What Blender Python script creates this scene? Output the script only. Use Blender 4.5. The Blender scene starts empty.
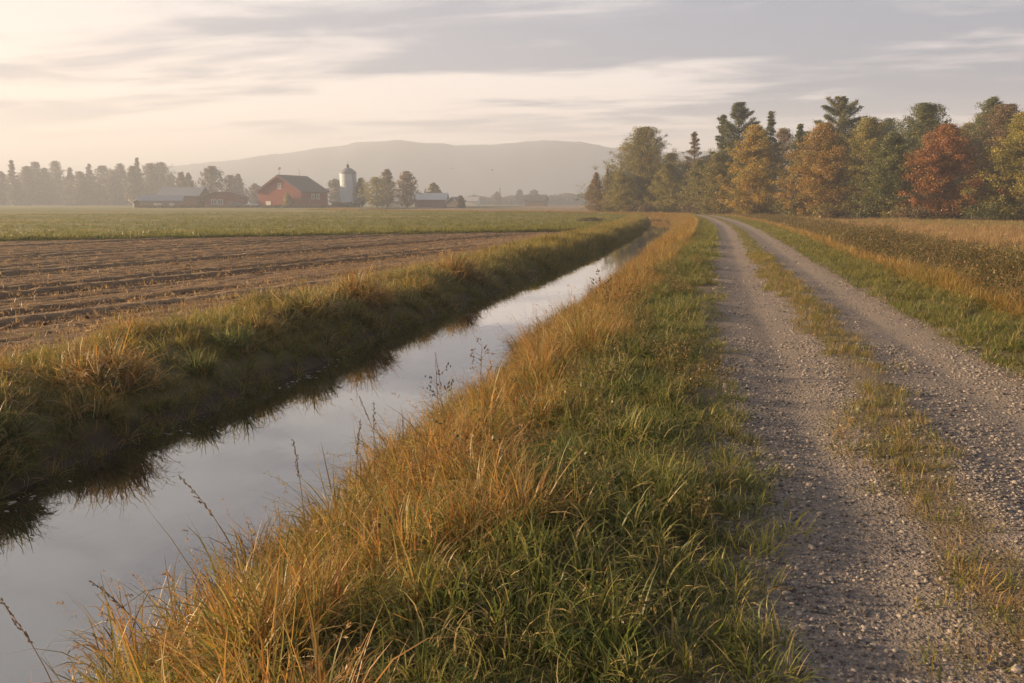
import bpy, math, random
import numpy as np
from mathutils import Vector

# ------------------------------------------------------------------ camera, world, sun, exposure
R = math.radians
S = bpy.context.scene
LINK = S.collection.objects.link
CAMZ, PITCH, YAW, FPX = 1.8, R(9.9), R(13.6), 796.4
cd = bpy.data.cameras.new('camera'); cam = bpy.data.objects.new('camera', cd); LINK(cam)
cd.sensor_width = 36.0; cd.lens = 28.0; cd.clip_start = 0.05; cd.clip_end = 6000
cam.location = (0, 0, CAMZ); cam.rotation_euler = (R(90) - PITCH, 0, YAW)
S.camera = cam

SUN_EL = R(12.5); SUN_AZ = R(-95)          # azimuth clockwise from +Y (negative: to the left)
sdir = Vector((math.sin(SUN_AZ) * math.cos(SUN_EL), math.cos(SUN_AZ) * math.cos(SUN_EL), math.sin(SUN_EL)))
sl = bpy.data.lights.new('sun', 'SUN'); so = bpy.data.objects.new('sun', sl); LINK(so)
sl.energy = 5.0; sl.angle = R(1.6); sl.color = (1.0, 0.71, 0.41)
so.location = (-40, 0, 40); so.rotation_euler = sdir.to_track_quat('Z', 'Y').to_euler()

def build_world():
    w = bpy.data.worlds.new('World'); S.world = w; w.use_nodes = True
    nt = w.node_tree; N = nt.nodes; L = nt.links; N.clear()
    out = N.new('ShaderNodeOutputWorld'); bg = N.new('ShaderNodeBackground')
    sky = N.new('ShaderNodeTexSky'); sky.sky_type = 'NISHITA'; sky.sun_disc = False
    sky.sun_elevation = SUN_EL; sky.sun_rotation = SUN_AZ; sky.dust_density = 3.0; sky.air_density = 1.2
    tc = N.new('ShaderNodeTexCoord')
    def math_(op, a, b=None, c=None, clamp=False):
        n = N.new('ShaderNodeMath'); n.operation = op; n.use_clamp = clamp
        for i, v in enumerate((a, b, c)):
            if v is None: continue
            if isinstance(v, (int, float)): n.inputs[i].default_value = v
            else: L.new(v, n.inputs[i])
        return n.outputs[0]
    def vec(op, a, b):
        n = N.new('ShaderNodeVectorMath'); n.operation = op
        for i, v in enumerate((a, b)):
            if isinstance(v, tuple): n.inputs[i].default_value = v
            else: L.new(v, n.inputs[i])
        return n
    def mixc(f, a, b):
        n = N.new('ShaderNodeMix'); n.data_type = 'RGBA'; n.clamp_factor = True
        for k, v in ((0, f), (6, a), (7, b)):
            if isinstance(v, (int, float)): n.inputs[k].default_value = v
            elif isinstance(v, tuple): n.inputs[k].default_value = (*v, 1)
            else: L.new(v, n.inputs[k])
        return n.outputs[2]
    def smooth(x, a, b):
        n = N.new('ShaderNodeMapRange'); n.interpolation_type = 'SMOOTHSTEP'
        L.new(x, n.inputs[0]); n.inputs[1].default_value = a; n.inputs[2].default_value = b
        return n.outputs[0]
    d = tc.outputs['Generated']
    sep = N.new('ShaderNodeSeparateXYZ'); L.new(d, sep.inputs[0])
    z = math_('MAXIMUM', sep.outputs[2], 0.0)
    k = math_('DIVIDE', 1.0, math_('ADD', z, 0.06))
    pl = N.new('ShaderNodeVectorMath'); pl.operation = 'SCALE'; L.new(d, pl.inputs[0]); L.new(k, pl.inputs[3])
    def cloud(rot, sc, loc, detail, rough, dist=0.3):
        m = N.new('ShaderNodeMapping'); L.new(pl.outputs[0], m.inputs[0])
        m.inputs['Rotation'].default_value = (0, 0, rot); m.inputs['Scale'].default_value = sc
        m.inputs['Location'].default_value = loc
        n = N.new('ShaderNodeTexNoise'); n.noise_dimensions = '2D'; L.new(m.outputs[0], n.inputs['Vector'])
        n.inputs['Scale'].default_value = 1; n.inputs['Detail'].default_value = detail
        n.inputs['Roughness'].default_value = rough; n.inputs['Distortion'].default_value = dist
        return n.outputs[0]
    rz = -YAW - R(4)
    c1 = cloud(rz, (0.28, 0.72, 1), (CL1), 8, 0.52, 0.12)
    c2 = cloud(rz + R(8), (0.9, 1.9, 1), (5.3, 1.1, 0), 7, 0.6, 0.3)
    cc = math_('ADD', math_('MULTIPLY', c1, 0.64), math_('MULTIPLY', c2, 0.36))
    # direction to the right / overhead carries more cloud
    rt = vec('DOT_PRODUCT', d, (math.cos(YAW), math.sin(YAW), 0)).outputs['Value']
    rts = smooth(rt, -0.35, 0.75)
    up = smooth(z, 0.05, 0.5)
    thr = math_('ADD', cc, math_('ADD', math_('ADD', math_('MULTIPLY', rts, 0.085), 0.015), math_('MULTIPLY', up, 0.02)))
    cov = math_('MULTIPLY', smooth(thr, 0.465, 0.635), math_('ADD', math_('MULTIPLY', smooth(z, 0.05, 0.13), 0.75), 0.25))
    sd = vec('DOT_PRODUCT', d, tuple(sdir)).outputs['Value']
    glow = smooth(sd, -0.1, 1.1)
    lowz = smooth(z, 0.03, 0.32)
    clear = mixc(smooth(z, 0.35, 0.9), mixc(lowz, mixc(glow, CLR_R, CLR_L), CLR_T), ZEN)
    grey = mixc(smooth(z, 0.35, 0.9), mixc(glow, GRY_R, GRY_L), ZEN)
    col = mixc(cov, clear, grey)
    fw = vec('DOT_PRODUCT', d, (-math.sin(YAW), math.cos(YAW), 0)).outputs['Value']
    col = mixc(smooth(fw, 0.05, -0.5), col, (0.17, 0.18, 0.22))  # unseen sky behind the camera, dimmed to lower the fill light
    nis = N.new('ShaderNodeVectorMath'); nis.operation = 'SCALE'; L.new(sky.outputs[0], nis.inputs[0]); nis.inputs[3].default_value = 0.7
    cs = N.new('ShaderNodeVectorMath'); cs.operation = 'SCALE'; L.new(col, cs.inputs[0]); cs.inputs[3].default_value = 7.7
    fin = mixc(0.90, nis.outputs[0], cs.outputs[0])
    L.new(fin, bg.inputs[0]); bg.inputs[1].default_value = 0.062
    L.new(bg.outputs[0], out.inputs[0])
CL1 = (0.3, 8.8, 0); ZEN = (0.11, 0.13, 0.18)  # ZEN: sky overhead, above the frame, darkened to cut ambient light
CLR_L = (0.97, 0.735, 0.60); CLR_R = (0.95, 0.81, 0.74); CLR_T = (0.56, 0.55, 0.56)
GRY_L = (0.36, 0.345, 0.385); GRY_R = (0.25, 0.275, 0.35)
build_world()
S.view_settings.view_transform = 'Standard'; S.view_settings.look = 'None'
S.view_settings.exposure = 1.75; S.view_settings.gamma = 1.0
S.render.engine = 'CYCLES'
cy = S.cycles
cy.use_denoising = True; cy.max_bounces = 6; cy.diffuse_bounces = 2; cy.glossy_bounces = 2; cy.transmission_bounces = 3
cy.transparent_max_bounces = 6; cy.volume_bounces = 0; cy.use_adaptive_sampling = True; cy.caustics_reflective = False

# ------------------------------------------------------------------ helpers
rs = np.random.default_rng(7)
def ray(px, py):
    """world direction with horizontal forward component 1"""
    cx = (px - 512) / FPX; cyy = (341.5 - py) / FPX
    f = math.cos(PITCH) + cyy * math.sin(PITCH); zz = -math.sin(PITCH) + cyy * math.cos(PITCH)
    cx /= f; zz /= f
    return (cx * math.cos(YAW) - math.sin(YAW), cx * math.sin(YAW) + math.cos(YAW), zz)
def at(px, d):
    r = ray(px, 203); return r[0] * d, r[1] * d
def ztop(px, py, d): return CAMZ + ray(px, py)[2] * d
MPP = lambda d: d / FPX * 0.985                    # metres in a pixel at that depth

def tag(o, label=None, cat=None, group=None, kind=None):
    if label: o['label'] = label
    if cat: o['category'] = cat
    if group: o['group'] = group
    if kind: o['kind'] = kind
    return o
def empty(name, loc, rz=0):
    o = bpy.data.objects.new(name, None); LINK(o); o.location = loc; o.rotation_euler = (0, 0, rz)
    o.empty_display_size = 0.2
    return o
def npmesh(name, V, F, mat=None, col=None, smooth=False, attrs=None):
    V = np.ascontiguousarray(V, dtype=np.float32).reshape(-1, 3); F = np.ascontiguousarray(F, dtype=np.int32)
    me = bpy.data.meshes.new(name); nf, k = F.shape
    me.vertices.add(len(V)); me.vertices.foreach_set('co', V.ravel())
    me.loops.add(nf * k); me.loops.foreach_set('vertex_index', F.ravel())
    me.polygons.add(nf); me.polygons.foreach_set('loop_start', np.arange(0, nf * k, k, dtype=np.int32))
    me.polygons.foreach_set('loop_total', np.full(nf, k, dtype=np.int32))
    if smooth: me.polygons.foreach_set('use_smooth', np.ones(nf, dtype=bool))
    me.update(calc_edges=True)
    if col is not None:
        a = me.color_attributes.new('Col', 'FLOAT_COLOR', 'POINT')
        c = np.ones((len(V), 4), dtype=np.float32); c[:, :3] = np.asarray(col).reshape(-1, 3)
        a.data.foreach_set('color', c.ravel())
    for n, v in (attrs or {}).items():
        a = me.attributes.new(n, 'FLOAT', 'POINT'); a.data.foreach_set('value', np.asarray(v, dtype=np.float32).ravel())
    if mat: me.materials.append(mat)
    return me
def obj(name, me, parent=None):
    o = bpy.data.objects.new(name, me)
    LINK(o)
    if parent: o.parent = parent
    return o
def hash2(i, j, seed):
    n = (i.astype(np.int64) * 374761393 + j.astype(np.int64) * 668265263 + seed * 1442695041) & 0xffffffff
    n = ((n ^ (n >> 13)) * 1274126177) & 0xffffffff
    n = n ^ (n >> 16)
    return (n & 0xffff) / 65535.0
def vnoise(x, y, seed=0):
    x = np.asarray(x, float); y = np.asarray(y, float)
    i = np.floor(x); j = np.floor(y); fx = x - i; fy = y - j
    fx = fx * fx * (3 - 2 * fx); fy = fy * fy * (3 - 2 * fy)
    i = i.astype(np.int64); j = j.astype(np.int64)
    a = hash2(i, j, seed); b = hash2(i + 1, j, seed); c = hash2(i, j + 1, seed); d = hash2(i + 1, j + 1, seed)
    return (a * (1 - fx) + b * fx) * (1 - fy) + (c * (1 - fx) + d * fx) * fy
def fbm(x, y, seed=0, o=4):
    s = 0; a = 0.5; t = 0
    for k in range(o):
        s = s + a * vnoise(np.asarray(x) * 2 ** k, np.asarray(y) * 2 ** k, seed + k * 17); t += a; a *= 0.5
    return s / t

class MB:
    """collects boxes, prisms and tubes into one mesh"""
    def __init__(s): s.v = []; s.f = []
    def add(s, vs, fs):
        n = len(s.v); s.v += [tuple(v) for v in vs]; s.f += [tuple(n + i for i in f) for f in fs]; return s
    def box(s, x0, x1, y0, y1, z0, z1):
        return s.add([(x0, y0, z0), (x1, y0, z0), (x1, y1, z0), (x0, y1, z0), (x0, y0, z1), (x1, y0, z1), (x1, y1, z1), (x0, y1, z1)],
                     [(3, 2, 1, 0), (4, 5, 6, 7), (0, 1, 5, 4), (1, 2, 6, 5), (2, 3, 7, 6), (3, 0, 4, 7)])
    def prism(s, prof, y0, y1):
        """profile of (x, z) counter-clockwise seen from -Y, extruded along Y"""
        n = len(prof)
        vs = [(x, y0, z) for x, z in prof] + [(x, y1, z) for x, z in prof]
        fs = [tuple(range(n)), tuple(range(2 * n - 1, n - 1, -1))]
        for i in range(n):
            j = (i + 1) % n; fs.append((j, i, n + i, n + j))
        return s.add(vs, fs)
    def tube(s, pts, rad, k=6):
        n0 = len(s.v); P = [Vector(p) for p in pts]; m = len(P)
        for i, p in enumerate(P):
            d = (P[min(i + 1, m - 1)] - P[max(i - 1, 0)]).normalized()
            a = d.cross(Vector((0.31, 0.95, 0.1))).normalized(); b = d.cross(a)
            for q in range(k):
                t = 2 * math.pi * q / k; s.v.append(tuple(p + (a * math.cos(t) + b * math.sin(t)) * rad[i]))
        for i in range(m - 1):
            for q in range(k):
                a = n0 + i * k + q; b = n0 + i * k + (q + 1) % k; s.f.append((a, b, b + k, a + k))
        s.f.append(tuple(n0 + (m - 1) * k + q for q in range(k)))
        return s
    def lathe(s, prof, k=28, c=(0, 0)):
        n0 = len(s.v)
        for r, z in prof:
            for q in range(k):
                t = 2 * math.pi * q / k; s.v.append((c[0] + r * math.cos(t), c[1] + r * math.sin(t), z))
        for i in range(len(prof) - 1):
            for q in range(k):
                a = n0 + i * k + q; b = n0 + i * k + (q + 1) % k; s.f.append((a, b, b + k, a + k))
        return s
    def build(s, name, mat, parent=None, smooth=False):
        me = bpy.data.meshes.new(name); me.from_pydata(s.v, [], s.f); me.materials.append(mat); me.update()
        if smooth:
            me.polygons.foreach_set('use_smooth', np.ones(len(me.polygons), dtype=bool))
        return obj(name, me, parent)

# ------------------------------------------------------------------ materials
class MT:
    def __init__(s, name):
        s.m = bpy.data.materials.new(name); s.m.use_nodes = True; s.N = s.m.node_tree.nodes; s.L = s.m.node_tree.links
        s.bsdf = s.N['Principled BSDF']; s.out = s.N['Material Output']
        s.bsdf.inputs['Specular IOR Level'].default_value = 0.25
    def n(s, t, **kw):
        n = s.N.new(t)
        for k, v in kw.items(): setattr(n, k, v)
        return n
    def set(s, sock, v):
        if isinstance(v, (int, float)): sock.default_value = v
        elif isinstance(v, tuple): sock.default_value = (*v, 1) if sock.type == 'RGBA' and len(v) == 3 else v
        else: s.L.new(v, sock)
    def pos(s): return s.n('ShaderNodeNewGeometry').outputs['Position']
    def mapping(s, sc, rot=(0, 0, 0), src=None):
        m = s.n('ShaderNodeMapping'); s.L.new(src or s.pos(), m.inputs[0]); m.inputs['Scale'].default_value = sc; m.inputs['Rotation'].default_value = rot
        return m.outputs[0]
    def noise(s, scale, detail=4, rough=0.55, vec=None):
        n = s.n('ShaderNodeTexNoise'); s.L.new(vec or s.pos(), n.inputs['Vector'])
        n.inputs['Scale'].default_value = scale; n.inputs['Detail'].default_value = detail; n.inputs['Roughness'].default_value = rough
        return n.outputs[0]
    def vor(s, scale, feature='F1', out='Distance', vec=None):
        n = s.n('ShaderNodeTexVoronoi', feature=feature); s.L.new(vec or s.pos(), n.inputs['Vector']); n.inputs['Scale'].default_value = scale
        return n.outputs[out]
    def ss(s, x, a, b, lo=0, hi=1):
        n = s.n('ShaderNodeMapRange', interpolation_type='SMOOTHSTEP'); s.L.new(x, n.inputs[0])
        for i, v in ((1, a), (2, b), (3, lo), (4, hi)): n.inputs[i].default_value = v
        return n.outputs[0]
    def mix(s, f, a, b, mode='MIX'):
        n = s.n('ShaderNodeMix', data_type='RGBA', blend_type=mode); s.set(n.inputs[0], f); s.set(n.inputs[6], a); s.set(n.inputs[7], b)
        return n.outputs[2]
    def math(s, op, a, b=0.0):
        n = s.n('ShaderNodeMath', operation=op); s.set(n.inputs[0], a); s.set(n.inputs[1], b); return n.outputs[0]
    def attr(s, name, typ='GEOMETRY', out='Fac'):
        n = s.n('ShaderNodeAttribute', attribute_name=name, attribute_type=typ); return n.outputs[out]
    def bump(s, h, dist, strength=1.0):
        b = s.n('ShaderNodeBump'); s.L.new(h, b.inputs['Height']); b.inputs['Distance'].default_value = dist; b.inputs['Strength'].default_value = strength
        s.L.new(b.outputs[0], s.bsdf.inputs['Normal']); return b.outputs[0]
    def fin(s, col, rough=0.85):
        s.set(s.bsdf.inputs['Base Color'], col); s.set(s.bsdf.inputs['Roughness'], rough); return s.m

def simple_mat(name, col, rough=0.7, var=0.25, scale=2.0, metallic=0.0):
    t = MT(name); d = tuple(c * (1 - var) for c in col); b = tuple(min(1, c * (1 + var)) for c in col)
    t.bsdf.inputs['Metallic'].default_value = metallic
    return t.fin(t.mix(t.noise(scale, 5, 0.6), d, b), rough)

def leafy(name, trans=0.4, instanced=False, tint=(1, 1, 1), spec=0.3, rough=0.42):
    """leaf or blade material: colour from the mesh, part of the light passes through"""
    t = MT(name)
    c = t.attr('Col', out='Color')
    if instanced:
        c = t.mix(t.attr('tint', 'INSTANCER'), c, t.mix(1.0, c, tint, 'MULTIPLY'))
    df = t.bsdf; t.set(df.inputs['Base Color'], c); df.inputs['Roughness'].default_value = rough
    df.inputs['Specular IOR Level'].default_value = spec
    tr = t.n('ShaderNodeBsdfTranslucent'); t.L.new(c, tr.inputs[0])
    mx = t.n('ShaderNodeMixShader'); mx.inputs[0].default_value = trans
    t.L.new(df.outputs[0], mx.inputs[1]); t.L.new(tr.outputs[0], mx.inputs[2]); t.L.new(mx.outputs[0], t.out.inputs[0])
    return t.m
M_leaf = leafy('tree_leaves', 0.35)
M_blade = leafy('grass_blades', 0.48, True, (0.62, 0.88, 0.6))

def mat_ground():
    t = MT('ground_soil')
    n1 = t.noise(0.35, 6, 0.6); n2 = t.noise(6, 6, 0.65); n3 = t.noise(45, 4, 0.7)
    grassy = t.mix(n2, (0.075, 0.075, 0.028), (0.15, 0.115, 0.05))
    tan = t.mix(n2, (0.17, 0.115, 0.06), (0.26, 0.18, 0.09))
    mud = t.mix(n2, (0.035, 0.026, 0.018), (0.11, 0.078, 0.05))
    a = t.mix(t.ss(t.math('ADD', t.attr('tanness'), t.math('MULTIPLY', t.math('SUBTRACT', n1, 0.5), 0.6)), 0.35, 0.65), grassy, tan)
    a = t.mix(t.ss(t.attr('mud'), 0.2, 0.8), a, mud)
    t.bump(t.math('ADD', n2, t.math('MULTIPLY', n3, 0.4)), 0.03)
    return t.fin(a, 0.9)
def mat_track():
    t = MT('gravel')
    u = t.attr('cross')
    wob = t.math('MULTIPLY', t.math('SUBTRACT', t.noise(1.6, 5, 0.6), 0.5), 0.7)
    uu = t.math('ADD', u, wob)
    # soil, where no wheels run: the middle and both edges
    sy = t.n('ShaderNodeSeparateXYZ'); t.L.new(t.pos(), sy.inputs[0])
    mid = t.math('ABSOLUTE', t.math('SUBTRACT', uu, t.ss(sy.outputs[1], 5.0, 9.5, 1.42, 1.72)))
    soil = t.math('MAXIMUM', t.ss(mid, 0.32, 0.10), t.math('MAXIMUM', t.ss(uu, 0.45, 0.1), t.ss(uu, 2.95, 3.3)))
    v1 = t.vor(34, out='Color'); d1 = t.vor(34); d2 = t.vor(75); v2 = t.vor(75, out='Color')
    n = t.noise(1.1, 6, 0.65); nf = t.noise(160, 3, 0.6)
    sepc = t.n('ShaderNodeSeparateColor'); t.L.new(v1, sepc.inputs[0])
    sep2 = t.n('ShaderNodeSeparateColor'); t.L.new(v2, sep2.inputs[0])
    stone = t.mix(sepc.outputs[0], (0.06, 0.055, 0.058), (0.32, 0.265, 0.225))
    stone2 = t.mix(sep2.outputs[0], (0.10, 0.085, 0.08), (0.34, 0.27, 0.22))
    dust = t.mix(t.noise(3, 5, 0.6), (0.185, 0.15, 0.118), (0.28, 0.23, 0.18))
    st = t.mix(t.ss(d1, 0.38, 0.55), stone, stone2)
    base = t.mix(t.ss(t.math('ADD', n, t.math('MULTIPLY', sep2.outputs[1], 0.35)), 0.50, 0.74), st, dust)
    so_ = t.mix(t.noise(9, 5, 0.7), (0.10, 0.075, 0.045), (0.20, 0.15, 0.09))
    c = t.mix(t.math('MULTIPLY', soil, 0.85), base, so_)
    c = t.mix(t.math('MULTIPLY', nf, 0.25), c, (0.12, 0.10, 0.09))
    hb = t.math('ADD', t.math('MULTIPLY', t.ss(d1, 0.0, 0.6, 1, 0), 0.6), t.math('MULTIPLY', t.ss(d2, 0.0, 0.6, 1, 0), 0.35))
    t.bump(t.math('ADD', hb, t.math('MULTIPLY', n, 0.8)), 0.013)
    return t.fin(c, 0.8)
def mat_plough():
    t = MT('ploughed_soil')
    n = t.noise(0.25, 5, 0.6); n2 = t.noise(9, 6, 0.7); n3 = t.noise(40, 5, 0.75)
    c = t.mix(n2, (0.115, 0.070, 0.040), (0.26, 0.165, 0.098))
    c = t.mix(t.math('MULTIPLY', t.attr('stubble'), t.ss(n3, 0.35, 0.6)), c, (0.50, 0.36, 0.21))
    c = t.mix(t.math('MULTIPLY', t.ss(n3, 0.60, 0.72), 0.55), c, (0.42, 0.31, 0.19))
    c = t.mix(t.math('MULTIPLY', t.ss(n, 0.4, 0.7), 0.35), c, (0.14, 0.10, 0.065))
    t.bump(t.math('ADD', n2, t.math('MULTIPLY', n3, 0.7)), 0.06)
    return t.fin(c, 0.95)
def mat_meadow():
    t = MT('meadow_turf')
    st = t.mapping((0.02, 0.11, 1), (0, 0, R(-38)))
    n = t.noise(1.0, 6, 0.6, st); n2 = t.noise(1.2, 6, 0.7); n3 = t.noise(7, 4, 0.7)
    c = t.mix(n2, (0.105, 0.125, 0.035), (0.21, 0.20, 0.065))
    c = t.mix(t.math('MULTIPLY', t.ss(n, 0.47, 0.62), 0.75), c, (0.36, 0.27, 0.12))
    c = t.mix(t.math('MULTIPLY', n3, 0.3), c, (0.09, 0.085, 0.03))
    t.bump(t.math('ADD', n2, n3), 0.12)
    return t.fin(c, 0.95)
def mat_water():
    t = MT('canal_water')
    n = t.noise(1.4, 3, 0.5, t.mapping((1, 0.35, 1))); n2 = t.noise(9, 2, 0.5, t.mapping((1, 0.6, 1)))
    b = t.n('ShaderNodeBump'); t.L.new(t.math('ADD', n, t.math('MULTIPLY', n2, 0.12)), b.inputs['Height']); b.inputs['Distance'].default_value = 0.012; b.inputs['Strength'].default_value = 0.35
    gl = t.n('ShaderNodeBsdfGlossy'); gl.inputs['Roughness'].default_value = 0.015; gl.inputs['Color'].default_value = (0.92, 0.92, 0.92, 1)
    df = t.n('ShaderNodeBsdfDiffuse'); df.inputs['Color'].default_value = (0.022, 0.018, 0.012, 1)
    t.L.new(b.outputs[0], gl.inputs['Normal'])
    lw = t.n('ShaderNodeFresnel'); lw.inputs['IOR'].default_value = 1.9; t.L.new(b.outputs[0], lw.inputs['Normal'])
    mx = t.n('ShaderNodeMixShader'); t.L.new(t.ss(lw.outputs[0], 0.06, 0.75, 0.31, 0.95), mx.inputs[0])
    t.L.new(df.outputs[0], mx.inputs[1]); t.L.new(gl.outputs[0], mx.inputs[2]); t.L.new(mx.outputs[0], t.out.inputs[0])
    return t.m
def mat_bark():
    t = MT('bark'); n = t.noise(8, 5, 0.7, t.mapping((1, 1, 0.2)))
    t.bump(n, 0.05); return t.fin(t.mix(n, (0.055, 0.042, 0.032), (0.15, 0.12, 0.095)), 0.9)
def mat_stone():
    t = MT('stone'); r = t.attr('tint', 'INSTANCER'); n = t.noise(60, 4, 0.6)
    c = t.mix(t.ss(r, 0.0, 1.0), (0.045, 0.045, 0.05), (0.34, 0.30, 0.255)); c = t.mix(t.math('MULTIPLY', n, 0.4), c, (0.25, 0.18, 0.14))
    return t.fin(c, 0.7)
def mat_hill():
    t = MT('wooded_hillside_haze_tint'); n = t.noise(0.01, 6, 0.6)
    return t.fin(t.mix(n, (0.14, 0.19, 0.27), (0.20, 0.24, 0.31)), 1.0)  # paler and bluer than real woodland: haze fade put into the colour
M_ground, M_track, M_plough, M_meadow, M_water = mat_ground(), mat_track(), mat_plough(), mat_meadow(), mat_water()
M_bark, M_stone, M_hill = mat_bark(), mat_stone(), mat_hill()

# ------------------------------------------------------------------ terrain
def sstep(a, b, x):
    t = np.clip((x - a) / (b - a), 0, 1); return t * t * (3 - 2 * t)
YT = np.arange(-200, 3000, 1.0)
def _slope(y):
    s = np.where(y < 55, 0.0, -0.0012 * (y - 55))
    s = np.where(y > 118, -0.0756 - 0.036 * (y - 118), s)
    s = np.where(y > 162, -1.66, s)
    s = s * (1 - sstep(175, 225, y))
    return s
CT = np.cumsum(_slope(YT)); CT = CT - np.interp(0, YT, CT)
cfun = lambda y: np.interp(y, YT, CT) + 0.35 * sstep(15, 55, y)
def ffun(u):
    u = np.asarray(u, float)
    return np.where(u < -9.5, np.clip(1 + (u + 9.5) / 260, 0, 1), np.where(u > 12, np.clip(1 - (u - 12) / 300, 0, 1), 1.0))
def xof(u, y): return u + cfun(y) * ffun(u)
def uof(x, y):
    x = np.asarray(x, float); u = x.copy() if x.shape else np.array(float(x))
    for _ in range(40): u = 0.5 * u + 0.5 * (x - cfun(y) * ffun(u))
    return u
PU = np.array([-3000, -60, -12, -9.2, -8.6, -8.0, -7.3, -6.85, -6.55, -6.22, -5.7, -3.6, -3.2, -2.9, -2.3, -1.6, -1.0, -0.3, 0.3, 0.9, 1.35, 1.75, 2.1, 2.6, 3.2, 4.4, 5.2, 6.2, 7.0, 8.0, 9.2, 11, 60, 3000.])
PZ = np.array([-0.2, -0.22, -0.24, -0.25, -0.29, -0.30, -0.34, -0.45, -0.64, -0.96, -1.4, -1.4, -1.02, -0.85, -0.45, -0.16, -0.04, 0.0, 0.0, -0.045, -0.01, 0.025, -0.01, -0.04, 0.0, 0.0, -0.12, -0.55, -0.8, -0.75, -0.4, -0.28, -0.3, -0.3])
def height(u, y):
    u = np.asarray(u, float); y = np.asarray(y, float)
    z = np.interp(u, PU, PZ)
    w = sstep(0.1, 0.5, np.abs(u - 1.75) - 1.3) * (1 - .92 * sstep(8.4, 9.0, -u))           # rough ground away from the wheel tracks
    z = z + w * ((fbm(u * 1.1, y * 0.9, 3) - 0.5) * 0.16 + (fbm(u * 2.6, y * 2.2, 4, 2) - 0.5) * 0.10) + (1 - w) * (fbm(u * 1.6, y * 0.6, 5) - 0.5) * 0.035
    lb = np.exp(-((u + 7.6) / 0.9) ** 2)
    z = z + lb * (fbm(u * 0.6, y * 0.45, 11, 3) - 0.42) * 0.5
    z = z + sstep(14, 60, np.abs(u)) * (fbm(u * 0.02, y * 0.02, 21, 3) - 0.5) * 0.25
    return z
def hxy(x, y): return float(height(uof(x, y), np.array(float(y))))

WS = 0.777; V0 = 56.2                        # the ploughed field's far edge: y = V0 + WS * (u + 9.5)
def rows(spec):
    r = []
    for a, b, st in spec: r.append(np.arange(a, b, st))
    return np.concatenate(r)
def gridfaces(nr, nc):
    i = np.arange(nr - 1)[:, None]; j = np.arange(nc - 1)[None, :]
    a = (i * nc + j); return np.stack([a, a + 1, a + nc + 1, a + nc], -1)       # (nr-1, nc-1, 4)
def compact(V, F, *arrs):
    used = np.zeros(len(V), bool); used[F.ravel()] = True; idx = np.cumsum(used) - 1
    return V[used], idx[F], [a[used] for a in arrs]

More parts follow.
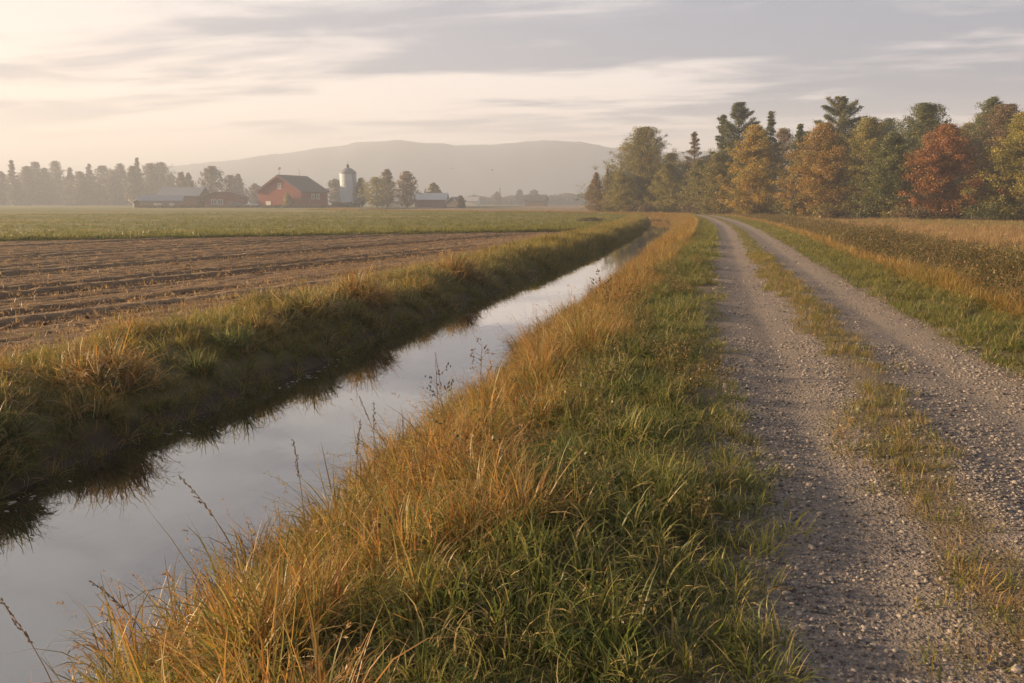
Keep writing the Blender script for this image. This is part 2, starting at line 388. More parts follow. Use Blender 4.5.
def build_terrain():
    # central strip: banks, verges and track
    U = rows([(-9.6, -6.9, 0.12), (-6.9, -5.6, 0.07), (-5.6, -3.4, 0.3), (-3.4, -0.9, 0.08), (-0.9, 0.30, 0.1), (0.3, 3.25, 0.07), (3.31, 5.4, 0.1), (5.4, 12, 0.2),
              (12, 40, 1.0), (40, 120, 5), (120, 400, 20), (400, 2000, 80)]); U = np.append(U, 2000)
    Y = rows([(-60, -2, 3), (-2, 14, 0.09), (14, 40, 0.22), (40, 100, 0.6), (100, 240, 1.0), (240, 500, 10), (500, 1900, 50)]); Y = np.append(Y, 1900)
    uu, yy = np.meshgrid(U, Y); x = xof(uu, yy); z = height(uu, yy)
    z = z - 0.22 * sstep(-8.95, -9.6, uu)
    V = np.stack([x, yy, z], -1).reshape(-1, 3); F = gridfaces(len(Y), len(U))
    uc = 0.5 * (U[:-1] + U[1:]); isr = (uc > -0.22) & (uc < 3.62)
    tanness = sstep(8.6, 9.8, uu) * 1.0 + 0.6 * np.exp(-((uu + 2.3) / 1.0) ** 2) + 0.5 * np.exp(-((uu + 7.8) / 1) ** 2)
    mud = sstep(-0.55, -0.85, z) * (uu < 4)
    Fr = F[:, isr].reshape(-1, 4); Fg = F[:, ~isr].reshape(-1, 4)
    v, f, (t, m) = compact(V, Fg, tanness.ravel(), mud.ravel())
    tag(obj('ground', npmesh('ground', v, f, M_ground, smooth=True, attrs={'tanness': t, 'mud': m})), kind='structure')
    v, f, (u,) = compact(V, Fr, uu.ravel())
    tag(obj('gravel_track', npmesh('gravel_track', v, f, M_track, smooth=True, attrs={'cross': u})), kind='structure')
    # left plain, sheared so that one grid row runs along the edge of the ploughed field
    U = np.concatenate([-rows([(8.9, 44, 0.11)]), -rows([(44, 120, 3), (120, 500, 20), (500, 2000, 75)]), [-2000.0]])[::-1]
    Vr = rows([(-30, 2, 2.0), (2, 20, 0.11), (20, 56.2, 0.16), (56.2, 57.4, 0.12), (57.4, 90, 0.6), (90, 260, 3), (260, 800, 20), (800, 3500, 75)])
    uu, vv = np.meshgrid(U, Vr); yy = vv + WS * (uu + 9.5) * 1.0
    yy = np.where(vv > 90, np.minimum(yy, 1900), yy)
    x = xof(uu, yy); z = height(uu, yy)
    pl = vv < V0 + 0.01
    ang = R(14); p = x * math.cos(ang) - yy * math.sin(ang) + 0.05 * (fbm(x * 0.08, yy * 0.08, 31, 2) - 0.5)
    row = np.floor(p / 0.6); amp = 0.5 + 0.8 * hash2(row.astype(np.int64), row.astype(np.int64) * 0, 5)
    fur = 0.030 * amp * np.cos(2 * np.pi * (p / 0.6 - .5))
    deep = np.zeros_like(p)
    for pc, dd in ((-13.4, 0.24), (-14.9, 0.16), (-17.6, 0.22), (-18.9, 0.16), (-23.0, 0.2), (-29.5, 0.22), (-31, 0.2), (-38.0, 0.2), (-44, .2), (-50, .2)):
        deep += dd * .45 * (np.exp(-((p - pc) / 0.30) ** 2) - 0.5 * np.exp(-((p - pc + 0.65) / 0.25) ** 2))
    ed = sstep(9.0, 10.2, -uu) * (0.35 + 0.65 * sstep(10.2, 13, -uu))
    clod = (rs.random(x.shape) - 0.5) * 0.045 + (fbm(x * 5, yy * 5, 41, 2) - 0.5) * 0.02 + (fbm(x * 1.3, yy * 1.3, 47, 2) - 0.5) * 0.02
    z = z + 0.012
    z = np.where(pl, z + ed * (fur - deep) + clod * sstep(9, 9.8, -uu), z + 0.10 + 0.10 * (fbm(x * .8, yy * .8, 51, 3) - 0.3) * sstep(0, 2, vv - V0))
    V = np.stack([x, yy, z], -1).reshape(-1, 3); F = gridfaces(len(Vr), len(U))
    vc = 0.5 * (Vr[:-1] + Vr[1:]); ip = vc < V0
    stub = np.clip(.25 + .75 * fur / .07 - deep * 6, 0, 1) * (.4 + .6 * (fbm(p * 1.4, yy * .05, 57, 2) > .45))
    v, f, (sb,) = compact(V, F[ip].reshape(-1, 4), stub.ravel()); tag(obj('ploughed_field', npmesh('ploughed_field', v, f, M_plough, smooth=False, attrs={'stubble': sb})), kind='structure')
    v, f, _ = compact(V, F[~ip].reshape(-1, 4)); tag(obj('meadow', npmesh('meadow', v, f, M_meadow, smooth=True)), kind='structure')
    # canal water
    Y = rows([(-12, 100, 2), (100, 300, 1)]); U = np.linspace(-6.6, -2.5, 8); uu, yy = np.meshgrid(U, Y)
    V = np.stack([xof(uu, yy), yy, np.full_like(uu, -0.90)], -1).reshape(-1, 3)
    tag(obj('canal_water', npmesh('canal_water', V, gridfaces(len(Y), len(U)).reshape(-1, 4), M_water, smooth=True)), kind='structure')
build_terrain()

def build_hills():
    La = np.linspace(-1650, 1500, 300); D = np.linspace(1270, 1680, 34); la, dd = np.meshgrid(La, D)
    pxs = [-300, 0, 60, 130, 220, 300, 360, 400, 430, 455, 500, 545, 580, 612, 660, 740, 860, 1000, 1300]
    hy = [186, 184, 180, 173, 162, 152, 143, 141.5, 143, 146, 145, 141.5, 143, 148, 152, 150, 158, 165, 178]
    px = la / 1450 * FPX + 512
    top = np.interp(px, pxs, hy); hh = (203 - top) * MPP(1450) + 1.0
    ridge = np.exp(-((dd - 1455) / 110.0) ** 2)
    hgt = hh * ridge * (0.95 + 0.07 * fbm(la * 0.02, dd * 0.02, 61, 5) + 0.03 * fbm(la * .12, dd * .1, 63, 3)) - 1.5
    c, s = math.cos(YAW), math.sin(YAW)
    x = la * c - dd * s; y = la * s + dd * c
    V = np.stack([x, y, hgt], -1).reshape(-1, 3)
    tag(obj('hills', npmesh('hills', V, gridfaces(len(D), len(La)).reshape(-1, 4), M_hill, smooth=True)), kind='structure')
build_hills()

def build_haze():
    t = bpy.data.materials.new('haze_air'); t.use_nodes = True; N = t.node_tree.nodes; N.clear()
    o = N.new('ShaderNodeOutputMaterial'); v = N.new('ShaderNodeVolumePrincipled')
    v.inputs['Color'].default_value = (0.66, 0.735, 0.88, 1); v.inputs['Density'].default_value = HAZE
    v.inputs['Anisotropy'].default_value = 0.2
    t.node_tree.links.new(v.outputs[0], o.inputs['Volume'])
    b = MB().box(-2150, 2150, -300, 2000, -3.5, 116)
    tag(b.build('haze', t), 'thin pale morning mist hanging over the fields', 'haze', kind='stuff')
HAZE = 0.00108
build_haze()

# ------------------------------------------------------------------ trees
def pick(pal, n, rng):
    w = np.array([p[0] for p in pal], float); w /= w.sum(); c = np.array([p[1] for p in pal])
    return c[rng.choice(len(pal), n, p=w)]
PAL = {
    'olive':  [(4, (.105, .105, .03)), (3, (.15, .135, .035)), (2, (.21, .165, .04)), (1, (.26, .17, .045))],
    'green':  [(4, (.065, .080, .024)), (4, (.09, .10, .030)), (2, (.13, .125, .035)), (1, (.18, .14, .04))],
    'pine':   [(5, (.060, .070, .028)), (3, (.085, .09, .033)), (2, (.12, .11, .04))],
    'yellow': [(4, (.46, .28, .045)), (3, (.36, .24, .045)), (5, (.22, .20, .045)), (2, (.50, .32, .05))],
    'orange': [(4, (.40, .215, .05)), (3, (.32, .18, .05)), (5, (.20, .175, .045)), (2, (.42, .28, .06))],
    'red':    [(5, (.31, .125, .04)), (3, (.24, .105, .035)), (2, (.36, .19, .05)), (2, (.15, .115, .035))],
    'ygreen': [(4, (.17, .155, .035)), (3, (.25, .20, .04)), (3, (.11, .11, .03)), (1, (.28, .18, .04))],
    'tan':    [(4, (.24, .165, .07)), (3, (.30, .20, .08)), (2, (.17, .13, .06))],
    'brown':  [(4, (.15, .10, .05)), (3, (.11, .09, .04)), (2, (.2, .13, .06))],
    'far':    [(4, (.11, .10, .07)), (3, (.16, .125, .08)), (2, (.22, .155, .09))],
}
def envelope(kind, t):
    t = np.clip(t, 0.001, 1)
    if kind == 'broad': return np.sin(np.pi * np.clip(t, 0, 1) ** 0.80) ** 0.55 * (1 - 0.15 * t)
    if kind == 'maple': return np.minimum(1, (t / 0.22) ** 0.6) * (1 - t ** 1.9) ** 0.75
    if kind == 'spruce': return (1 - t) ** 0.85 * np.minimum(1, (t + 0.25) / 0.3)
    if kind == 'pine': return np.minimum(1, 0.4 + t * 1.1) * (1 - t ** 3.0) ** 0.75
    if kind == 'thin': return np.minimum(1, 0.5 + t) * (1 - t) ** 0.8
    return np.ones_like(t)
def tree(name, label, cat, px, ytop, wpx, d, kind, pal, group=None, n=8000, seed=0, cb=0.08, leaf=0.27, dens=1.0, parts=True):
    rng = np.random.default_rng(1000 + seed)
    x, y = at(px, d); zb = hxy(x, y) - 0.05; H = ztop(px, ytop, d) - zb; W = wpx * MPP(d) * ((1.5 if kind == 'thin' else 1.2) if d < 200 else 1.05)
    root = tag(empty(name, (x, y, zb)), label, cat, group)
    zc0 = H * cb; Hc = H - zc0
    # trunk
    nseg = 9; ph = rng.uniform(0, 6.28); lean = rng.normal(0, 0.012, 2) * H
    def axis(z):
        t = z / H; return np.array([lean[0] * t * t + 0.012 * H * math.sin(3 * t + ph) * t, lean[1] * t * t + 0.012 * H * math.cos(2.6 * t + ph) * t, z])
    mb = MB(); r0 = 0.016 * H + 0.03
    zs = np.linspace(0, H * 0.97, nseg)
    mb.tube([axis(z) for z in zs], [r0 * (1.35 if i == 0 else 1) * (1 - 0.93 * z / H) for i, z in enumerate(zs)], 7)
    nl = {'broad': 74, 'maple': 84, 'spruce': 64, 'pine': 58, 'thin': 50, 'shrub': 22}.get(kind, 30)
    clx = []; clr = []; limbs = []
    flat = {'pine': 0.6, 'spruce': 0.4, 'thin': 0.8}.get(kind, 0.72); n = int(n * (4.8 if d < 250 else 1.8)); leaf = leaf * (.62 if d < 250 else .9)
    for i in range(nl):
        t = ((i + rng.uniform(0, 1)) / nl) ** (0.85 if kind in ('spruce', 'maple') else 0.75)
        env = float(envelope(kind, np.array(t))) * W / 2
        az = i * 2.39996 + rng.normal(0, 0.35)
        reach = env * (rng.uniform(0.68, 1.10) if kind not in ('pine', 'thin') else rng.uniform(0.6, 1.04))
        if kind == 'pine' and rng.random() < 0.25: reach *= 0.6
        if kind == 'spruce': rise = -0.18 * reach
        elif kind == 'pine': rise = 0.5 * reach
        elif kind == 'broad': rise = reach * (0.2 + 0.6 * t)
        else: rise = reach * rng.uniform(0.1, 0.55)
        zt = zc0 + t * Hc; za = max(zt - rise, H * 0.03)
        if kind == 'spruce': za = zt
        a0 = axis(min(za, H * 0.95)); tip = axis(min(zt, H)) + np.array([math.cos(az) * reach, math.sin(az) * reach, (rise if kind == 'spruce' else 0) + rng.normal(0, 0.02) * H])
        tip[2] = min(tip[2], H * 0.985)
        mid = 0.5 * (a0 + tip) + np.array([0, 0, (-0.06 if kind != 'spruce' else 0.05) * reach]) + rng.normal(0, 0.03, 3) * reach
        limbs.append((a0, mid, tip))
        rr = r0 * (0.42 if kind != 'spruce' else 0.22) * (1 - 0.7 * t)
        mb.tube([a0, mid, tip], [rr, rr * 0.6, rr * 0.18], 4)
        m = {'spruce': 4, 'pine': 8, 'thin': 8}.get(kind, 8)
        for q in range(m):
            s = (0.24 if m == 8 else 0.38) + (0.80 if m == 8 else 0.66) * q / (m - 1)
            c = (1 - s) ** 2 * a0 + 2 * s * (1 - s) * mid + s * s * tip if s <= 1 else tip
            side = rng.normal(0, 1, 3) * np.array([1, 1, 0.45]) * reach * 0.17
            clx.append(c + side); clr.append(((0.06 if kind == 'spruce' else 0.050 if kind in ('pine', 'thin') else 0.036) + 0.036 * rng.random()) * (W * 0.55 + H * 0.25) * (1.0 if kind != 'spruce' else 0.75) * (1.1 - 0.35 * s if kind != 'pine' else 1))
    for q in range(4):
        z = H * (0.86 + 0.035 * q); clx.append(axis(z) + rng.normal(0, 0.01, 3) * H); clr.append(0.05 * (W * .5 + H * 0.2) * (1 - .12 * q))
    clx = np.array(clx); clr = np.array(clr) * dens ** 0.5
    # leaves
    wgt = clr ** 2; wgt /= wgt.sum(); ci = rng.choice(len(clx), n, p=wgt)
    g = rng.normal(0, 0.52, (n, 3))
    g[:, 2] *= flat
    P = clx[ci] + g * clr[ci][:, None] * 1.35
    if kind in ('pine', 'thin', 'spruce'):                     # needles follow the boughs
        LB = np.array(limbs); ln = np.linalg.norm(LB[:, 2] - LB[:, 0], axis=1) + .05 * H; ci = rng.choice(len(LB), n, p=ln / ln.sum())
        q = rng.uniform(.18, 1.03, n)[:, None] ** .8
        c3 = (1 - q) ** 2 * LB[ci, 0] + 2 * q * (1 - q) * LB[ci, 1] + q * q * LB[ci, 2]
        P = c3 + rng.normal(0, 1, (n, 3)) * np.array([1, 1, .6]) * (1.25 - .75 * q) * (1.2 - .75 * np.clip(c3[:, 2:3] / H, 0, 1)) * ({'pine': .055, 'thin': .050, 'spruce': .055}[kind] * W + .06)
        k = rng.random(n) < .04; P[k] = np.stack([rng.normal(0, .012 * H, k.sum()), rng.normal(0, .012 * H, k.sum()), rng.uniform(.8, .99, k.sum()) * H], -1)
        ci = ci % len(clx)
    k = P[:, 2] > H; P[k, 2] = H - (P[k, 2] - H) * 1.5; P[:, 2] = np.clip(P[:, 2], 0.05, H)
    nrm = g * 0.8 + rng.normal(0, 0.6, (n, 3)) + np.array([0, 0, 0.2]); nrm /= np.linalg.norm(nrm, axis=1)[:, None] + 1e-6
    a = np.cross(nrm, rng.normal(0, 1, (n, 3))); a /= np.linalg.norm(a, axis=1)[:, None] + 1e-6; b = np.cross(nrm, a)
    s = leaf * rng.uniform(0.55, 1.25, (n, 1)); a = a * s * 0.62; b = b * s * 0.30
    V = np.stack([P - a, P - b, P + a, P + b], 1).reshape(-1, 3)
    F = np.arange(n * 4).reshape(n, 4)
    gain = {'olive': 1.35, 'green': 1.3, 'pine': 1.6, 'ygreen': 1.45, 'brown': 1.3}.get(pal, 1.0)
    base = gain * pick(PAL[pal], n, rng); cc = gain * pick(PAL[pal], len(clx), rng)[ci]
    col = (0.5 * base + 0.5 * cc) * rng.uniform(0.75, 1.25, (n, 1))
    obj('crown', npmesh('crown', V, F, M_leaf, col=np.repeat(col, 4, 0)), root)
    mb.build('trunk', M_bark, root, True)
    return root

# front row and standouts of the wood on the right; px, top, width, depth
WOOD = [
 # name, label, category, px, ytop, wpx, d, kind, palette, n, cb, leaf, dens
 ('slender_tree', 'small pale tan tree at the far left end of the right-hand wood', 'tree', 596, 172, 26, 172, 'thin', 'tan', 3000, .05, .28, .8),
 ('round_tree', 'big round-crowned olive green tree with bare lower trunk, leftmost large tree of the wood', 'tree', 642, 127, 74, 160, 'broad', 'olive', 15000, .16, .30, .8),
 ('bush_tree', 'low gold-green tree in front of the big round olive tree', 'tree', 668, 163, 44, 152, 'maple', 'ygreen', 5500, .03, .28, 1),
 ('bush_tree', 'low yellowish tree below the left side of the big round olive tree', 'tree', 621, 172, 36, 158, 'maple', 'ygreen', 4500, .03, .28, 1),
 ('bare_topped_tree', 'sparse brown tree with thin pointed top between the round olive tree and tall pines', 'tree', 692, 131, 30, 150, 'thin', 'brown', 2600, .2, .26, .45),
 ('bush_tree', 'green tree under the sparse brown pointed tree', 'tree', 698, 160, 40, 142, 'maple', 'olive', 5500, .03, .28, 1),
 ('tall_pine', 'tall dark pine with ragged top, highest on the left half of the wood', 'tree', 738, 101, 58, 136, 'pine', 'pine', 8000, .25, .30, .75),
 ('tall_pine', 'narrow ragged pine just left of the tallest dark pine', 'tree', 721, 114, 26, 137, 'thin', 'pine', 3500, .2, .28, .6),
 ('tall_pine', 'thin spiky pine rising behind the yellow tree', 'tree', 768, 110, 26, 138, 'thin', 'pine', 3500, .2, .28, .6),
 ('green_tree', 'mid green tree standing left of the yellow-orange tree', 'tree', 716, 153, 46, 128, 'maple', 'olive', 6500, .03, .28, 1),
 ('yellow_tree', 'yellow-orange autumn tree with upright oval crown, brightest yellow of the wood', 'tree', 752, 125, 64, 118, 'maple', 'yellow', 11000, .05, .26, .9),
 ('green_tree', 'dark green conical tree between the yellow and the orange trees', 'tree', 796, 123, 34, 124, 'spruce', 'green', 5500, .05, .26, 1),
 ('umbrella_pine', 'spreading flat-topped pine rising above the orange tree', 'tree', 836, 95, 60, 124, 'pine', 'pine', 7500, .5, .28, .7),
 ('orange_tree', 'broad orange-brown autumn tree in front of the flat-topped pine', 'tree', 820, 123, 80, 104, 'maple', 'orange', 13000, .05, .25, .9),
 ('green_tree', 'yellow-green tree between the orange tree and the large dark green tree', 'tree', 866, 117, 58, 114, 'broad', 'ygreen', 9000, .1, .26, 1),
 ('green_tree', 'large mid green tree with wide top left of the red tree', 'tree', 920, 103, 72, 108, 'broad', 'green', 11000, .1, .27, .85),
 ('green_tree', 'dark green tree with layered drooping boughs in front, left of the red tree', 'tree', 888, 133, 62, 96, 'maple', 'green', 10000, .04, .25, .85),
 ('red_tree', 'red-orange autumn tree, the reddest in the wood', 'tree', 941, 124, 82, 92, 'maple', 'red', 14000, .04, .24, .95),
 ('thin_tree', 'thin ragged green tree poking up behind the red tree', 'tree', 982, 96, 40, 112, 'broad', 'green', 4500, .3, .27, .7),
 ('brown_tree', 'dark brownish olive tree right of the red tree', 'tree', 996, 104, 62, 104, 'broad', 'brown', 9000, .1, .26, 1),
 ('green_tree', 'large yellow-green tree at the right edge of the picture', 'tree', 1020, 112, 92, 88, 'maple', 'ygreen', 14000, .04, .24, .95),
 ('green_tree', 'tall green tree behind the yellow-green one at the right edge', 'tree', 1036, 98, 60, 106, 'broad', 'olive', 9000, .1, .26, 1),
 ('small_tree', 'slim grey-brown sapling at the wood edge left of the round olive tree', 'tree', 607, 168, 14, 168, 'thin', 'brown', 1200, .1, .24, .5),
]
for i, (nm, lb, ca, px, yt, wp, d, kd, pl_, n, cb, lf, dn) in enumerate(WOOD):
    tree(nm, lb, ca, px, yt, wp, d, kd, pl_, 'trees of the wood on the right', n, i, cb, lf, dn)
# trees deeper in the wood that only fill the gaps
rf = random.Random(5)
for i in range(26):
    px = 612 + i * 18.5 + rf.uniform(-6, 6); d = np.interp(px, [600, 760, 1100], [185, 145, 122]) + rf.uniform(0, 14)
    yt = np.interp(px, [600, 640, 690, 740, 840, 920, 1100], [172, 148, 158, 134, 124, 116, 112]) + rf.uniform(-3, 10)
    tree('wood_tree', 'dark tree deeper in the wood, half hidden behind the front row', 'tree', px, yt, rf.uniform(54, 72), d,
         rf.choice(['broad', 'maple', 'maple']), rf.choice(['green', 'olive', 'green', 'brown']), 'trees deeper in the wood', 4200, 100 + i, .05, .36, 1.1)
for i in range(10):
    px = 1060 + i * 26; d = rf.uniform(84, 112)
    tree('wood_tree', 'autumn tree of the wood beyond the right edge', 'tree', px, rf.uniform(100, 128), rf.uniform(60, 84), d, rf.choice(['broad', 'maple']),
         rf.choice(['green', 'olive', 'orange', 'ygreen']), 'trees beyond the right edge', 5000, 140 + i, .05, .34, 1.1)
# shrubs along the foot of the wood
def shrub(name, label, cat, x, y, h, w, pal, n, seed, leaf=0.14, group=None):
    rng = np.random.default_rng(5000 + seed); zb = hxy(x, y)
    root = tag(empty(name, (x, y, zb)), label, cat, group)
    k = 16; C = []; mb = MB()
    for i in range(k):
        az = rng.uniform(0, 6.28); rr = w / 2 * math.sqrt(rng.random()) * 0.8; hz = h * (1 - 0.7 * (rr / (w / 2)) ** 2) * rng.uniform(0.45, 0.95)
        C.append((math.cos(az) * rr, math.sin(az) * rr, hz)); mb.tube([(0, 0, 0), (math.cos(az) * rr * .4, math.sin(az) * rr * .4, hz * 0.5), C[-1]], [0.03, 0.02, 0.008], 4)
    C = np.array(C); ci = rng.integers(0, k, n); g = rng.normal(0, 1, (n, 3)) * np.array([w * .14, w * .14, h * .16]); P = C[ci] + g; P[:, 2] = np.abs(P[:, 2]) + .02
    nr = rng.normal(0, 1, (n, 3)); nr /= np.linalg.norm(nr, axis=1)[:, None]; a = np.cross(nr, rng.normal(0, 1, (n, 3))); a /= np.linalg.norm(a, axis=1)[:, None]; b = np.cross(nr, a)
    s = leaf * rng.uniform(.6, 1.3, (n, 1)); a *= s * .6; b *= s * .35
    V = np.stack([P - a, P - b, P + a, P + b], 1).reshape(-1, 3)
    col = (0.5 * pick(PAL[pal], n, rng) + .5 * pick(PAL[pal], k, rng)[ci]) * rng.uniform(.75, 1.25, (n, 1))
    obj('foliage', npmesh('foliage', V, np.arange(4 * n).reshape(n, 4), M_leaf, col=np.repeat(col, 4, 0)), root)
    mb.build('stem', M_bark, root)
    return root
for i in range(34):
    px = 600 + i * 14 + rf.uniform(-5, 5); d = np.interp(px, [600, 760, 830, 1060], [160, 118, 97, 84]) + rf.uniform(-4, 4)
    x, y = at(px, d)
    shrub('shrub', 'low brown-green shrub at the foot of the wood', 'shrub', x, y, rf.uniform(1.0, 2.4), rf.uniform(2.4, 4.5), rf.choice(['brown', 'olive', 'ygreen', 'green', 'brown']), 900, i, .2, 'shrubs along the foot of the wood')

# far left treeline: individual trees in the mist
rt = random.Random(11)
tl = [(-70, 176), (-52, 170), (-36, 177), (-20, 172), (-8, 174), (4, 175), (16, 165), (30, 170), (39, 167), (48, 168), (60, 167), (72, 169), (83, 172), (92, 166), (105, 167), (115, 171), (124, 164), (135, 168), (140, 162), (153, 163), (163, 165), (172, 180)]
for i, (px, yt) in enumerate(tl):
    wide = px in (153, 163, 105)
    tree('misty_tree', 'tall conifer in the misty treeline beyond the meadow on the far left' if not wide else 'rounded tree at the right-hand part of the misty far left treeline',
         'tree', px, yt - rt.uniform(0, 6), rt.uniform(20, 28) if not wide else 34, 500 + rt.uniform(-25, 60), ('broad' if wide else rt.choice(['spruce', 'maple', 'maple'])), 'far', 'misty treeline on the far left', 2600, 200 + i, .02, 1.1, 1.5)
for i in range(16):
    tree('misty_tree', 'hazy tree in the back of the far left treeline', 'tree', -75 + i * 16.5, rt.uniform(174, 180), 30, 590 + rt.uniform(-10, 40), 'maple', 'far', 'back of the misty treeline', 1200, 240 + i, .02, 1.9, 1.5)
MID = [
 ('misty_tree', 'small hazy tree at the left behind the long shed', 183, 172, 13, 440, 'broad', 'far', .15, 1.2),
 ('misty_tree', 'hazy pointed tree between the small tree and the vase-shaped tree', 191, 173, 12, 445, 'maple', 'far', .1, 1.2),
 ('vase_shaped_tree', 'airy vase-shaped tree above the blue-grey shed roof', 213, 166, 27, 420, 'broad', 'far', .35, 1.1),
 ('misty_tree', 'hazy tree right behind the arched end of the shed', 232, 175, 20, 450, 'broad', 'far', .05, 1.3),
 ('misty_tree', 'pointed hazy tree between the shed and the red barn', 240, 174, 16, 460, 'maple', 'far', .05, 1.3),
 ('misty_tree', 'low hazy tree left of the red barn', 256, 184, 20, 470, 'broad', 'far', .05, 1.3),
 ('misty_tree', 'hazy tree showing between the red barn and the silo', 336, 179, 22, 430, 'broad', 'far', .05, 1.3),
 ('round_tree', 'low dark olive round tree right of the silo', 377, 177, 40, 296, 'broad', 'ygreen', .12, .5),
 ('tan_tree', 'tan tree behind the round olive tree by the silo', 387, 169, 20, 318, 'maple', 'tan', .1, .7),
 ('tan_tree', 'small tan tree against the right side of the silo', 362, 178, 16, 312, 'maple', 'tan', .1, .7),
 ('autumn_tree', 'upright golden-brown tree standing alone right of the silo trees', 407, 171, 26, 300, 'broad', 'tan', .14, .6),
 ('small_tree', 'small round tree above the blue-roofed shed', 434, 183, 15, 340, 'broad', 'olive', .2, .8),
 ('round_bush', 'small rust-brown bush at the right end of the blue-roofed shed', 461, 196, 9, 320, 'broad', 'brown', .02, .7),
 ('golden_bush', 'small golden tree in front of the red barn gable', 288, 193, 11, 300, 'maple', 'yellow', .05, .5),
 ('round_tree', 'left of the two round dark trees on the far plain', 520, 190, 10, 640, 'broad', 'far', .05, 1.6),
 ('round_tree', 'right of the two round dark trees on the far plain', 534, 190, 14, 650, 'broad', 'far', .05, 1.6),
 ('misty_tree', 'faint tree beside the mast on the far plain', 497, 192, 10, 640, 'broad', 'far', .05, 1.6),
]
for i, (nm, lb, px, yt, wp, d, kd, pl_, cb, lf) in enumerate(MID):
    tree(nm, lb, 'tree' if 'bush' not in nm else 'bush', px, yt, wp, d, kd, pl_, None, 3200 if d < 400 else 1500, 300 + i, cb, lf, 0.9)

# the far-off wood on the plain reads as one mass
def far_wood():
    rng = np.random.default_rng(9); n = 26000
    px = rng.uniform(395, 640, n); d = rng.uniform(690, 780, n)
    bump = fbm(px * 0.09, px * 0, 71, 3)
    topy = np.interp(px, [395, 440, 470, 500, 540, 560, 585, 620, 640], [201, 200, 196, 198, 195, 194, 194, 190, 192]) - (bump - 0.5) * 7
    hh = (204 - topy) * MPP(720) * rng.random(n) ** 0.7 + 0.5
    r = np.array([ray(p, 203) for p in px]); P = np.stack([r[:, 0] * d, r[:, 1] * d, hh - 0.6], -1)
    a = rng.normal(0, 1, (n, 3)); a /= np.linalg.norm(a, axis=1)[:, None]; b = np.cross(a, rng.normal(0, 1, (n, 3))); b /= np.linalg.norm(b, axis=1)[:, None]
    V = np.stack([P - a * 1.1, P - b * .8, P + a * 1.1, P + b * .8], 1).reshape(-1, 3)
    col = pick(PAL['far'], n, rng)
    tag(obj('distant_wood', npmesh('distant_wood', V, np.arange(4 * n).reshape(n, 4), M_leaf, col=np.repeat(col, 4, 0))), 'hazy strip of distant woodland below the hills', 'woodland', kind='stuff')
far_wood()

# ------------------------------------------------------------------ farm buildings
M_red = simple_mat('red_barn_boards', (0.24, 0.060, 0.040), 0.85, 0.3, 1.2)
M_dred = simple_mat('faded_red_boards', (0.24, 0.09, 0.06), 0.85, 0.3, 1.0)
M_brown = simple_mat('brown_boards', (0.24, 0.155, 0.10), 0.85, 0.3, 1.0)
M_rooff = simple_mat('dark_shingles', (0.085, 0.08, 0.085), 0.8, 0.3, 1.5)
M_tin = simple_mat('weathered_tin', (0.20, 0.22, 0.26), 0.7, 0.25, 0.6)
M_tin2 = simple_mat('pale_tin', (0.34, 0.35, 0.38), 0.7, 0.15, 0.6)
M_white = simple_mat('white_paint', (0.68, 0.66, 0.62), 0.6, 0.1, 1.0)
M_glass = simple_mat('window_glass', (0.16, 0.18, 0.20), 0.15, 0.2, 1.0)
M_dark = simple_mat('dark_metal', (0.05, 0.05, 0.05), 0.5, 0.3, 3.0)
M_conc = simple_mat('silo_concrete', (0.58, 0.63, 0.72), 0.8, 0.12, 0.5)

